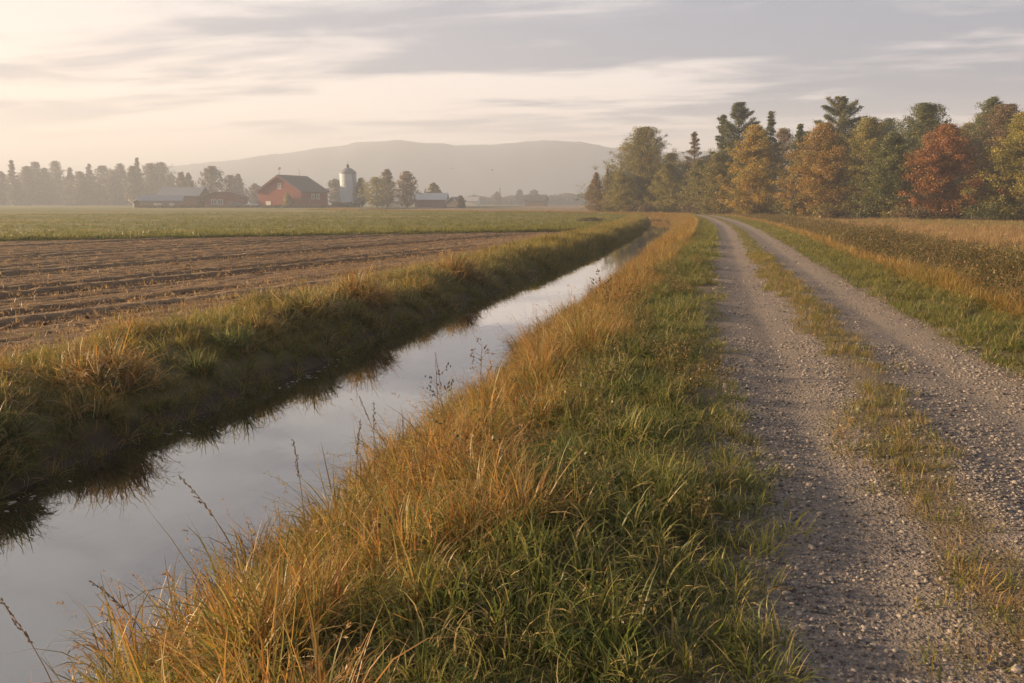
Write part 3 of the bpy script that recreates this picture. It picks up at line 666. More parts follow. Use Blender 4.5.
def gable_building(name, label, cat, px, d, rz, W, Lg, eave, ridge, wallm, roofm, arch=False, windows=(), doors=(), over=0.5, th=0.25):
    x, y = at(px, d); zb = hxy(x, y) - 0.1
    root = tag(empty(name, (x, y, zb), rz), label, cat); hw = W / 2
    if arch:
        prof = [(-hw, 0), (hw, 0)] + [(hw * math.cos(a), eave + (ridge - eave) * math.sin(a)) for a in np.linspace(0, math.pi, 13)]
        top = [(hw * 1.03 * math.cos(a), eave + (ridge - eave) * math.sin(a) + 0.04) for a in np.linspace(-0.06, math.pi + 0.06, 15)]
        MB().prism(prof, 0, Lg).build('wall', wallm, root)
        rp = [(p[0] * (1 + th / hw), p[1] + th) for p in top]
        mb = MB()
        for i in range(len(top) - 1):
            mb.prism([top[i + 1], top[i], rp[i], rp[i + 1]][::-1], -over, Lg + over)
        rf_ = mb.build('roof', roofm, root)
    else:
        MB().prism([(-hw, 0), (hw, 0), (hw, eave), (0, ridge), (-hw, eave)], 0, Lg).build('wall', wallm, root)
        sl_ = (ridge - eave) / hw; e = hw + over; mb = MB(); g = 0.02
        mb.prism([(-e, eave - over * sl_ + g), (0, ridge + g), (0, ridge + g + th), (-e, eave - over * sl_ + g + th)][::-1], -over, Lg + over)
        mb.prism([(0.001, ridge + g), (e, eave - over * sl_ + g), (e, eave - over * sl_ + g + th), (0.001, ridge + g + th)][::-1], -over, Lg + over)
        rf_ = mb.build('roof', roofm, root)
    for (side, a, z0, w, h) in windows:          # side 'g': front gable, a along x; 's': right wall, a along y
        fr = MB(); gl = MB(); t = 0.18
        if side == 'g':
            fr.box(a - w / 2 - t, a + w / 2 + t, -0.10, 0.02, z0 - t, z0); fr.box(a - w / 2 - t, a + w / 2 + t, -0.10, 0.02, z0 + h, z0 + h + t)
            fr.box(a - w / 2 - t, a - w / 2, -0.10, 0.02, z0, z0 + h); fr.box(a + w / 2, a + w / 2 + t, -0.10, 0.02, z0, z0 + h); fr.box(a - .05, a + .05, -.08, .02, z0, z0 + h)
            gl.box(a - w / 2, a + w / 2, -0.05, 0.03, z0, z0 + h)
        else:
            X = hw
            fr.box(X - .02, X + .10, a - w / 2 - t, a + w / 2 + t, z0 - t, z0); fr.box(X - .02, X + .10, a - w / 2 - t, a + w / 2 + t, z0 + h, z0 + h + t)
            fr.box(X - .02, X + .10, a - w / 2 - t, a - w / 2, z0, z0 + h); fr.box(X - .02, X + .10, a + w / 2, a + w / 2 + t, z0, z0 + h); fr.box(X - .02, X + .08, a - .05, a + .05, z0, z0 + h)
            gl.box(X - .03, X + .05, a - w / 2, a + w / 2, z0, z0 + h)
        f = fr.build('window', M_white, root); gl.build('pane', M_glass, f)
    for (side, a, w, h, m) in doors:
        b = MB()
        if side == 'g': b.box(a - w / 2, a + w / 2, -0.12, 0.02, 0.05, h)
        else: b.box(hw - .02, hw + .12, a - w / 2, a + w / 2, 0.05, h)
        b.build('door', m, root)
    return root, rf_

# the red barn
barn, broof = gable_building('red_barn', 'large red wooden barn with dark gable roof beside the silo', 'barn', 302, 300, 0, 19.0, 18.0, 6.3, 12.0, M_red, M_rooff,
    windows=[('g', 0.2, 7.2, 1.1, 1.8), ('s', 7.6, 3.5, 1.9, 1.7), ('s', 11.2, 3.5, 1.9, 1.7)], doors=[('g', 3.2, 3.6, 4.0, M_dred), ('g', -5, 2.2, 2.6, M_white)], over=0.8, th=0.35)
brz = math.atan2(-ray(300, 203)[0], ray(300, 203)[1]) - R(34)
barn.rotation_euler = (0, 0, brz)
# put its near right corner below pixel column 302
cx_, cy_ = at(301.5, 300); barn.location.x = cx_ - (9.5 * math.cos(brz)); barn.location.y = cy_ - (9.5 * math.sin(brz))
mb = MB(); mb.tube([(0, 0.5, 12.3), (0, 0.5, 15.0)], [0.10, 0.05], 6); mb.box(-.7, .7, .46, .54, 14.2, 14.4); mb.box(0.1, .8, .47, .53, 14.5, 15.0); mb.build('weather_vane', M_dark, broof)
mb = MB(); mb.tube([(0, 13.5, 12.3), (0, 13.5, 15.0)], [0.07, 0.03], 5); mb.build('lightning_rod', M_dark, broof)
mb = MB(); mb.box(-9.62, 9.62, -0.12, -0.0, 0, 0.7); mb.box(9.502, 9.62, 0.0, 18, 0, 0.7); mb.build('stone_plinth', M_conc, barn)
mb = MB()
for s_ in (-1, 1): mb.prism([(s_ * 9.9, 6.02), (s_ * 9.9, 5.62), (0, 11.6), (0, 12.0)][::(1 if s_ > 0 else -1)], -0.86, -0.81)
mb.build('gable_trim', M_dred, barn)

# silo
sx, sy = at(349, 312); silo = tag(empty('silo', (sx, sy, hxy(sx, sy) - 0.1)), 'tall pale grey cylindrical silo with domed cap', 'silo')
rr_ = 3.15; Hs = 13.1; prof = []
for k in range(27):
    z = k * Hs / 26; prof += [(rr_, z), (rr_, z + 0.38), (rr_ + 0.05, z + 0.40), (rr_ + .05, z + 0.49)] if k < 26 else [(rr_, z)]
MB().lathe(prof, 40).build('drum', M_conc, silo, True)
MB().lathe([(rr_ + .2, Hs - .02), (rr_ + .2, Hs + .12), (rr_ * .93, Hs + .7), (rr_ * .72, Hs + 1.35), (rr_ * .42, Hs + 1.9), (.55, Hs + 2.15), (0.0, Hs + 2.2)], 32).build('dome', M_tin, silo, True)
MB().lathe([(.5, Hs + 2.1), (.5, Hs + 2.9), (.75, Hs + 2.95), (.2, Hs + 3.4), (.05, Hs + 3.5), (.05, Hs + 4.6), (0, Hs + 4.6)], 14).build('vent_cap', M_dark, silo)
mb = MB()
for s_ in (-.28, .28): mb.tube([(rr_ * .6 + s_, -rr_ * .86 - .05, .3), (rr_ * .6 + s_, -rr_ * .86 - .05, Hs + .3)], [.05, .05], 5)
for k in range(30): mb.box(rr_ * .6 - .28, rr_ * .6 + .28, -rr_ * .86 - .08, -rr_ * .86 - .03, .5 + k * .43, .55 + k * .43)
mb.build('ladder', M_dark, silo)
silo.rotation_euler = (0, 0, R(28))

faceaz = lambda px: math.atan2(-ray(px, 203)[0], ray(px, 203)[1])
# long shed: roof seen broadside, arched red end to the right
gable_building('long_shed', 'long brown shed with blue-grey tin roof, its ridge running left to right', 'shed', 205, 315, faceaz(200) + R(64), 10.5, 16.5, 4.6, 7.7, M_brown, M_tin,
    windows=[('g', -2.2, 1.6, 1.2, 1.3), ('g', 1.0, 1.6, 1.2, 1.3)], doors=[])
gable_building('arched_shed', 'faded red shed end with low arched roof right of the long tin roof', 'shed', 223, 309, faceaz(222) - R(18), 13.5, 9.0, 3.3, 5.9, M_dred, simple_mat('rusty_roof', (.17, .12, .10), .8), arch=True,
    windows=[('g', -3.4, 1.4, 1.7, 1.6), ('g', -1.0, 1.4, 1.7, 1.6)], doors=[('g', 2.6, 2.4, 2.8, M_brown)])
gable_building('low_shed', 'low tan shed with pale tin roof at the left end of the farm', 'shed', 183, 303, faceaz(165) + R(84), 6.5, 14.5, 2.8, 4.4, simple_mat('tan_boards', (.36, .27, .18), .85), M_tin2,
    windows=[], doors=[('g', 0, 2.0, 2.2, M_dark)])
for k, (px, w, m) in enumerate(((158, 3.2, M_white), (172, 2.0, M_white), (178, 3.0, M_dark))):
    x, y = at(px, 296.5); e = tag(empty('parked_trailer' if k else 'parked_van', (x, y, hxy(x, y)), faceaz(px)), ['white parked van before the low tan shed', 'small white trailer before the low tan shed', 'dark flatbed trailer before the low tan shed'][k], ['van', 'trailer', 'trailer'][k])
    b = MB(); b.prism([(-w / 2, .35), (w / 2, .35), (w / 2, 1.1), (w * .38, 1.75 if k != 2 else 1.1), (-w * .5, 1.8 if k != 2 else 1.2)], -.8, .8); b.build('body', m, e)
    for s_ in (-.32, .32):
        wh = MB(); ang = np.linspace(0, 2 * math.pi, 13)[:-1]; wh.prism([(s_ * w + .34 * math.cos(a), .34 + .34 * math.sin(a)) for a in ang], -.95, -.80); wh.build('wheel', M_dark, e)
gable_building('blue_roofed_shed', 'low shed with pale blue roof right of the lone golden-brown tree', 'shed', 447, 330, faceaz(432) + R(80), 8.0, 12.5, 3.0, 5.4, M_brown, simple_mat('blue_tin', (.24, .29, .37), .7),
    doors=[('g', 0, 2.4, 2.4, M_dark)])
gable_building('grey_shed', 'small dark grey shed joined to the right of the blue-roofed shed', 'shed', 452, 322, faceaz(452) - R(30), 4.8, 4.5, 2.2, 3.9, simple_mat('grey_boards', (.12, .11, .11), .85), M_tin)
gable_building('white_house', 'small white house with grey roof between two trees', 'house', 402, 335, faceaz(398) + R(75), 6.5, 8.5, 2.6, 4.8, M_white, M_tin, doors=[('g', 0, 1.2, 2, M_dark)])
gable_building('white_house', 'tiny white house far off on the plain, left of the mast', 'house', 479, 520, faceaz(476) + R(75), 7, 9, 3, 5.5, M_white, M_tin2)
gable_building('farmhouse', 'distant brown house under the two round dark trees', 'house', 546, 450, faceaz(538) + R(78), 9, 11, 3.2, 6.2, M_brown, M_rooff)
gable_building('dark_hut', 'small dark hut at the left end of the farm', 'hut', 139, 305, faceaz(139) + R(10), 3.4, 3.6, 2.3, 3.3, M_dark, M_rooff)

def hedge(name, label, cat, px, d, w, h, dep, pal, n, seed, leaf=.35):
    x, y = at(px, d); rng = np.random.default_rng(seed); e = tag(empty(name, (x, y, hxy(x, y)), faceaz(px)), label, cat)
    P = np.stack([rng.uniform(-w / 2, w / 2, n), rng.uniform(-dep / 2, dep / 2, n), rng.random(n) ** .8 * h], -1)
    P[:, 2] *= .75 + .5 * fbm(P[:, 0] * 1.2, P[:, 0] * 0, seed, 3)
    a = rng.normal(0, 1, (n, 3)); a /= np.linalg.norm(a, axis=1)[:, None]; b = np.cross(a, rng.normal(0, 1, (n, 3))); b /= np.linalg.norm(b, axis=1)[:, None]
    V = np.stack([P - a * leaf * .6, P - b * leaf * .4, P + a * leaf * .6, P + b * leaf * .4], 1).reshape(-1, 3)
    obj('foliage', npmesh('foliage', V, np.arange(4 * n).reshape(n, 4), M_leaf, col=np.repeat(pick(PAL[pal], n, rng), 4, 0)), e)
    mb = MB()
    for k in range(int(w / 1.2)): mb.tube([(-w / 2 + .6 + k * 1.2, 0, -.1), (-w / 2 + .5 + k * 1.2, 0.1, h * .6)], [.05, .02], 4)
    mb.build('stem', M_bark, e)
hedge('hedge', 'dark clipped hedge at the foot of the silo', 'hedge', 348, 302, 9, 2.0, 2, 'green', 1800, 1)
hedge('hedge', 'low scrubby hedge along the front of the red barn', 'hedge', 300, 288, 26, 1.1, 2, 'brown', 2600, 2)
hedge('hedge', 'ragged brown growth in front of the farm sheds', 'hedge', 205, 288, 44, 1.0, 3, 'brown', 3600, 3)
hedge('hedge', 'low hedge line between the silo trees and the blue-roofed shed', 'hedge', 400, 290, 50, 1.2, 2, 'olive', 3800, 4)
for k, (px, w, h, m, lb) in enumerate(((232, 4.2, 2.2, M_tin, 'grey farm machine parked between the shed and the red barn'), (246, 5.5, 1.6, M_white, 'pale covered hay wagon beside the red barn'), (329, 1.8, 2.4, M_dark, 'dark farm tank standing at the corner of the red barn'))):
    d = 296; x, y = at(px + 6 if k < 2 else px + 4, d); e = tag(empty(['farm_machine', 'hay_wagon', 'farm_tank'][k], (x, y, hxy(x, y)), faceaz(px)), lb, ['machine', 'wagon', 'tank'][k])
    if k == 2: MB().lathe([(0, 0), (.9, 0), (.95, 1.6), (.6, 2.2), (0, 2.4)], 14).build('tank', m, e, True)
    else:
        b = MB(); b.prism([(-w / 2, .6), (w / 2, .6), (w * .5, h * .7), (w * .3, h), (-w * .3, h), (-w * .5, h * .75)], -1, 1); b.build('body', m, e)
        for s_ in (-.33, .33):
            wh = MB(); ang = np.linspace(0, 2 * math.pi, 15)[:-1]; wh.prism([(s_ * w + .5 * math.cos(a), .5 + .5 * math.sin(a)) for a in ang], -1.2, -1.003); wh.build('wheel', M_dark, e)
# mast
mx_, my_ = at(500, 600); mast = tag(empty('radio_mast', (mx_, my_, -.3)), 'thin lattice mast far off on the plain', 'mast')
mb = MB()
for a in range(3):
    t = a * 2.094; mb.tube([(1.0 * math.cos(t), 1.0 * math.sin(t), 0), (.25 * math.cos(t), .25 * math.sin(t), 13)], [.12, .08], 4)
for k in range(8):
    r_ = 1 - .75 * k / 8; z = k * 1.6
    for a in range(3):
        t = a * 2.094; t2 = t + 2.094; r2 = 1 - .75 * (k + 1) / 8
        mb.tube([(r_ * math.cos(t), r_ * math.sin(t), z), (r2 * math.cos(t2), r2 * math.sin(t2), z + 1.6)], [.06, .06], 4)
mb.build('lattice', M_dark, mast)
MB().tube([(0, 0, 12.8), (0, 0, 15.5)], [.08, .04], 4).build('antenna', M_dark, mast)
# birds
def bird(px, py, d, label, rz):
    x, y = at(px, d); z = ztop(px, py, d); e = tag(empty('bird', (x, y, z), rz), label, 'bird')
    me = bpy.data.meshes.new('body'); prof = [(-.34, .01), (-.28, .05), (-.1, .10), (.05, .11), (.2, .07), (.27, .065), (.33, .05), (.40, .008)]
    V = []; F = []
    for i, (yy, r) in enumerate(prof):
        for q in range(8): a = q * math.pi / 4; V.append((r * math.cos(a) * (1.4 if i < 2 else 1), yy, r * .8 * math.sin(a)))
    for i in range(len(prof) - 1):
        for q in range(8): F.append((i * 8 + q, i * 8 + (q + 1) % 8, i * 8 + 8 + (q + 1) % 8, i * 8 + 8 + q))
    F += [tuple(range(7, -1, -1)), tuple((len(prof) - 1) * 8 + q for q in range(8))]
    me.from_pydata(V, [], F); me.materials.append(M_dark); obj('body', me, e)
    for s_ in (-1, 1):
        P = [(s_ * .08, .16, .05), (s_ * .45, .14, .26), (s_ * .95, -.02, .12), (s_ * .45, -.10, .24), (s_ * .08, -.14, .04)]
        me = bpy.data.meshes.new('wing'); n = len(P)
        me.from_pydata(P + [(p[0], p[1], p[2] - .02) for p in P], [], [tuple(range(n)), tuple(range(2 * n - 1, n - 1, -1))] + [((i + 1) % n, i, n + i, n + (i + 1) % n) for i in range(n)])
        me.materials.append(M_dark); obj('wing', me, e)
bird(492.5, 170, 300, 'larger dark bird gliding over the far plain, the right one of two', R(70))
bird(453, 168.5, 380, 'smaller dark bird gliding over the far plain, the left one of two', R(60))

# ------------------------------------------------------------------ grass
GP = {
 'gold':  [(5, (.42, .23, .055)), (3, (.33, .15, .04)), (2, (.50, .34, .14)), (4, (.24, .21, .05)), (1, (.24, .12, .04)), (1, (.60, .44, .22))],
 'goldgreen': [(4, (.33, .25, .06)), (3, (.20, .19, .045)), (2, (.45, .28, .08)), (2, (.13, .15, .035))],
 'green': [(5, (.125, .145, .032)), (4, (.165, .18, .04)), (3, (.25, .23, .06)), (2, (.40, .30, .13))],
 'lush':  [(5, (.10, .135, .034)), (4, (.145, .18, .045)), (2, (.27, .25, .08))],
 'dry':   [(4, (.36, .24, .11)), (3, (.28, .17, .08)), (2, (.46, .33, .17)), (1, (.16, .13, .05))],
 'tuss':  [(4, (.50, .36, .17)), (4, (.44, .25, .07)), (3, (.19, .21, .055)), (3, (.07, .09, .028)), (2, (.18, .10, .045))],
 'tussg': [(4, (.48, .35, .16)), (4, (.32, .29, .08)), (4, (.13, .17, .045)), (3, (.06, .085, .028)), (1, (.2, .12, .05))],
 'weed':  [(4, (.13, .105, .045)), (3, (.20, .13, .06)), (2, (.33, .20, .08)), (2, (.12, .115, .04))],
 'turf':  [(4, (.13, .15, .035)), (3, (.20, .19, .05)), (2, (.30, .23, .08)), (1, (.08, .10, .025))],
}
def blades(n, r0, L, w, lean, droop, pal, rng, seg=5, bias=(0, 0), dead=.0):
    az = rng.uniform(0, 2 * np.pi, n); rr = r0 * np.sqrt(rng.random(n))
    bx = rr * np.cos(az); by = rr * np.sin(az)
    dx = np.cos(az) + rng.normal(0, .55, n) + bias[0]; dy = np.sin(az) + rng.normal(0, .55, n) + bias[1]
    m = np.hypot(dx, dy) + 1e-6; dx /= m; dy /= m
    Ln = rng.uniform(L[0], L[1], n) * (0.75 + .25 * rng.random(n)); th0 = np.abs(rng.normal(lean * .6, lean * .5, n)); dr = droop * rng.uniform(.2, 1.5, n)
    t = np.linspace(0, 1, seg + 1); P = np.zeros((n, seg + 1, 3)); P[:, 0] = np.stack([bx, by, np.full(n, -.03)], -1)
    for k in range(seg):
        th = th0 + dr * ((t[k] + t[k + 1]) / 2) ** 1.7; ds = Ln / seg
        P[:, k + 1] = P[:, k] + np.stack([dx * np.sin(th) * ds, dy * np.sin(th) * ds, np.cos(th) * ds], -1)
    tw = rng.uniform(-1, 1, n)
    sx = -dy * np.cos(tw) + dx * np.sin(tw) * .3; sy = dx * np.cos(tw) + dy * np.sin(tw) * .3; sz = np.sin(tw) * .5
    side = np.stack([sx, sy, sz], -1)[:, None, :]
    wd = (w * rng.uniform(.6, 1.3, n))[:, None] * (np.array([.75, 1, .95, .75, .5, .12]) if seg == 5 else np.interp(t, [0, .2, .6, 1], [.7, 1, .7, .1]))[None, :]
    A = P - side * wd[..., None] / 2; B = P + side * wd[..., None] / 2
    V = np.stack([A, B], 2).reshape(n, -1, 3)
    k = np.arange(seg); f = np.stack([2 * k, 2 * k + 1, 2 * k + 3, 2 * k + 2], -1)
    F = (f[None] + (np.arange(n) * 2 * (seg + 1))[:, None, None]).reshape(-1, 4)
    c = pick(GP[pal], n, rng) * rng.uniform(.75, 1.25, (n, 1))
    tipc = np.array([.42, .28, .12]); tm = (t ** 2.2 * .45)[None, :, None] * rng.random((n, 1, 1))
    C = c[:, None, :] * (1 - tm) + tipc * tm
    C = np.repeat(C[:, :, None, :], 2, 2).reshape(-1, 3)
    return V.reshape(-1, 3), F, C
def join(parts):
    V = []; F = []; C = []; o = 0
    for v, f, c in parts: V.append(v); F.append(f + o); C.append(c); o += len(v)
    return np.concatenate(V), np.concatenate(F), np.concatenate(C)
def heads(n, r0, L, pal, rng, lean=.35):
    """flowering stems with narrow seed heads"""
    out = []
    v, f, c = blades(n, r0, L, .0035, lean, .7, pal, rng, 5); out.append((v, f, c))
    tips = v.reshape(n, -1, 3); tip = 0.5 * (tips[:, -1] + tips[:, -2]); pre = 0.5 * (tips[:, -3] + tips[:, -4]); dr = tip - pre
    dr /= np.linalg.norm(dr, axis=1)[:, None] + 1e-6
    m = 14; P = np.repeat(tip, m, 0) - np.repeat(dr, m, 0) * (rng.random((n * m, 1)) * .14); P += rng.normal(0, .006, P.shape)
    a = np.repeat(dr, m, 0) + rng.normal(0, .45, P.shape); a /= np.linalg.norm(a, axis=1)[:, None]; b = np.cross(a, rng.normal(0, 1, P.shape)); b /= np.linalg.norm(b, axis=1)[:, None]
    V = np.stack([P - a * .003, P - b * .003 + a * .008, P + a * .02, P + b * .003 + a * .008], 1).reshape(-1, 3)
    out.append((V, np.arange(4 * n * m).reshape(-1, 4), np.repeat(np.repeat(pick([(2, (.26, .15, .07)), (1, (.38, .24, .12))], n, rng), m, 0), 4, 0)))
    return join(out)
def leafstalks(n, r0, L, pal, rng):
    v, f, c = blades(n, r0, L, .008, .25, .35, pal, rng, 5)
    st = v.reshape(n, 6, 2, 3).mean(2); m = 22
    t = rng.uniform(.25, 1, (n, m)) * 5; i = np.minimum(t.astype(int), 4); fr = (t - i)[..., None]
    ar = np.arange(n)[:, None]; P = st[ar, i] * (1 - fr) + st[ar, i + 1] * fr; P = P.reshape(-1, 3); P = P + rng.normal(0, .035, P.shape)
    a = rng.normal(0, 1, P.shape); a /= np.linalg.norm(a, axis=1)[:, None]; b = np.cross(a, rng.normal(0, 1, P.shape)); b /= np.linalg.norm(b, axis=1)[:, None]
    V = np.stack([P - a * .028, P - b * .014, P + a * .028, P + b * .014], 1).reshape(-1, 3)
    return join([(v, f, c), (V, np.arange(4 * n * m).reshape(-1, 4), np.repeat(pick(GP[pal], n * m, rng), 4, 0))])

def protos(name, makers):
    """a collection of source clumps; it is never linked into the scene"""
    c = bpy.data.collections.new(name)
    for k, mk in enumerate(makers):
        v, f, col = mk(np.random.default_rng(900 + k + len(name) * 13))
        c.objects.link(bpy.data.objects.new('%s_%02d' % (name, k), npmesh(name, v, f, M_blade, col=col)))
    return c, len(makers)
def scatter(name, label, cat, coll, P, scl, tint, rng, tilt=.12, rot=None, flatz=None):
    coll, nc = coll; n = len(P)
    me = npmesh(name, P, np.zeros((0, 4), dtype=np.int32)) if False else bpy.data.meshes.new(name)
    me.vertices.add(n); me.vertices.foreach_set('co', np.ascontiguousarray(P, dtype=np.float32).ravel())
    def fa(nm, v): a = me.attributes.new(nm, 'FLOAT', 'POINT'); a.data.foreach_set('value', np.asarray(v, dtype=np.float32))
    fa('tint', tint)
    e = (np.stack([rng.normal(0, tilt, n), rng.normal(0, tilt, n), rng.uniform(0, 6.283, n)], -1) if rot is None else np.stack([rng.normal(0, tilt * .4, n), rot[0], rot[1]], -1)).astype(np.float32)
    a = me.attributes.new('rot', 'FLOAT_VECTOR', 'POINT'); a.data.foreach_set('vector', e.ravel())
    s3 = np.stack([scl, scl, scl * (1 if flatz is None else flatz)], -1).astype(np.float32)
    a = me.attributes.new('scl', 'FLOAT_VECTOR', 'POINT'); a.data.foreach_set('vector', s3.ravel())
    a = me.attributes.new('idx', 'INT', 'POINT'); a.data.foreach_set('value', rng.integers(0, nc, n).astype(np.int32))
    o = obj(name, me); tag(o, label, cat, kind='stuff')
    ng = bpy.data.node_groups.new(name + '_nodes', 'GeometryNodeTree')
    ng.interface.new_socket('Geometry', in_out='INPUT', socket_type='NodeSocketGeometry'); ng.interface.new_socket('Geometry', in_out='OUTPUT', socket_type='NodeSocketGeometry')
    N = ng.nodes; gi = N.new('NodeGroupInput'); go = N.new('NodeGroupOutput'); ip = N.new('GeometryNodeInstanceOnPoints'); ci = N.new('GeometryNodeCollectionInfo')
    ci.inputs['Collection'].default_value = coll; ci.inputs['Separate Children'].default_value = True; ci.inputs['Reset Children'].default_value = True
    def na(nm, dt): n_ = N.new('GeometryNodeInputNamedAttribute'); n_.data_type = dt; n_.inputs['Name'].default_value = nm; return n_.outputs['Attribute']
    lk = ng.links.new
    lk(gi.outputs[0], ip.inputs['Points']); lk(ci.outputs[0], ip.inputs['Instance']); ip.inputs['Pick Instance'].default_value = True
    lk(na('idx', 'INT'), ip.inputs['Instance Index']); lk(na('rot', 'FLOAT_VECTOR'), ip.inputs['Rotation']); lk(na('scl', 'FLOAT_VECTOR'), ip.inputs['Scale'])
    lk(ip.outputs[0], go.inputs[0])
    md = o.modifiers.new('scatter', 'NODES'); md.node_group = ng
    return o
def band(u0, u1, segs, rng, edge=.12):
    """random (u, y) in a strip following the canal; segs = (y0, y1, clumps per square metre)"""
    U = []; Y = []
    for a, b, dn in segs:
        n = int((u1 - u0) * (b - a) * dn); U.append(rng.uniform(u0, u1, n)); Y.append(rng.uniform(a, b, n))
    U = np.concatenate(U); Y = np.concatenate(Y)
    U = U + (fbm(U * .8, Y * 1.1, 91, 3) - .5) * edge * 4
    return U, Y
def tufty(u0, u1, segs, rng, rad=(.2, .45), lean=.6, edge=.08):
    """like band, but gathered into domed tussocks; also gives height factor, outward lean and colour number"""
    out = []
    for a, b, dn, per in segs:
        n = int((u1 - u0) * (b - a) * dn); cu = rng.uniform(u0, u1, n); cyy = rng.uniform(a, b, n)
        cu = cu + (fbm(cu * .8, cyy * 1.1, 91, 3) - .5) * edge * 4
        R_ = rng.uniform(rad[0], rad[1], n); S_ = rng.uniform(.55, 1.15, n); T_ = rng.random(n)
        k = np.repeat(np.arange(n), np.maximum(3, (per * (R_ / rad[1]) ** 2).astype(int)))
        q = np.sqrt(rng.random(len(k))); ph = rng.uniform(0, 6.283, len(k))
        out.append(np.stack([cu[k] + q * R_[k] * np.cos(ph), cyy[k] + q * R_[k] * np.sin(ph), S_[k] * (1.05 - .5 * q * q) * rng.uniform(.8, 1.15, len(k)), lean * q * rng.uniform(.5, 1.4, len(k)), ph, T_[k]], -1))
    return np.concatenate(out).T
def place(U, Y, sink=0.0): return np.stack([xof(U, Y), Y, height(U, Y) - sink], -1)

PC = {}
PC['gold'] = protos('gold', [lambda r, k=k: join([blades(22, .10, (.40, .80), .0105, .5, 1.6, 'gold', r, 5, ((.0, -.5, .4)[k % 3], 0)), blades(9, .10, (.3, .6), .014, .6, 2.0, 'goldgreen', r)] + ([heads(2, .06, (.75, 1.0), 'dry', r)] if k % 3 == 0 else [])) for k in range(9)])
PC['goldfar'] = protos('goldfar', [lambda r: blades(46, .22, (.38, .70), .016, .42, 1.0, 'gold', r, 3) for k in range(6)])
PC['mix'] = protos('mix', [lambda r, k=k: join([blades(24, .10, (.30, .64), .010, .5, 2.0, 'goldgreen', r), blades(14, .10, (.25, .5), .012, .6, 2.3, 'green' if k % 2 else 'lush', r)]) for k in range(8)])
PC['mixfar'] = protos('mixfar', [lambda r, k=k: join([blades(26, .22, (.3, .58), .020, .5, 1.4, 'goldgreen', r, 3), blades(20, .22, (.22, .42), .022, .6, 1.6, 'green', r, 3)]) for k in range(6)])
PC['green'] = protos('green', [lambda r, k=k: blades(26, .12, (.12, .34), .0098, .7, 1.8, 'tussg' if k % 3 == 0 else 'green', r) for k in range(8)])
PC['lush'] = protos('lush', [lambda r, k=k: blades(52, .10, (.22, .48), .0112, .65, 2.0, 'lush' if k % 2 else 'tussg', r) for k in range(6)])
PC['greenfar'] = protos('greenfar', [lambda r, k=k: blades(44, .24, (.10, .24), .016, .6, 1.0, 'green', r, 3) for k in range(6)])
PC['turf'] = protos('turf', [lambda r, k=k: blades(50, .5, (.10, .28), .03, .6, .8, 'turf', r, 3) for k in range(6)])
PC['dry'] = protos('dry', [lambda r, k=k: blades(50, .35, (.30, .62), .02, .3, .6, 'dry', r, 3) for k in range(6)])
PC['weed'] = protos('weed', [lambda r, k=k: leafstalks(16, .25, (.35, .95), 'weed', r) for k in range(8)])
PC['tuss'] = protos('tuss', [lambda r, k=k: blades(30, .10, (.38, .88), .0165, .45, 2.4, 'tuss' if k % 2 else 'tussg', r) for k in range(10)])
PC['stub'] = protos('stub', [lambda r, k=k: blades(9, .12, (.03, .11), .010, 1.1, .5, 'dry', r, 3) for k in range(5)])
PC['short'] = protos('short', [lambda r, k=k: blades(26, .07, (.05, .15), .0048, .8, .9, ('turf', 'goldgreen', 'dry')[k % 3], r) for k in range(6)])

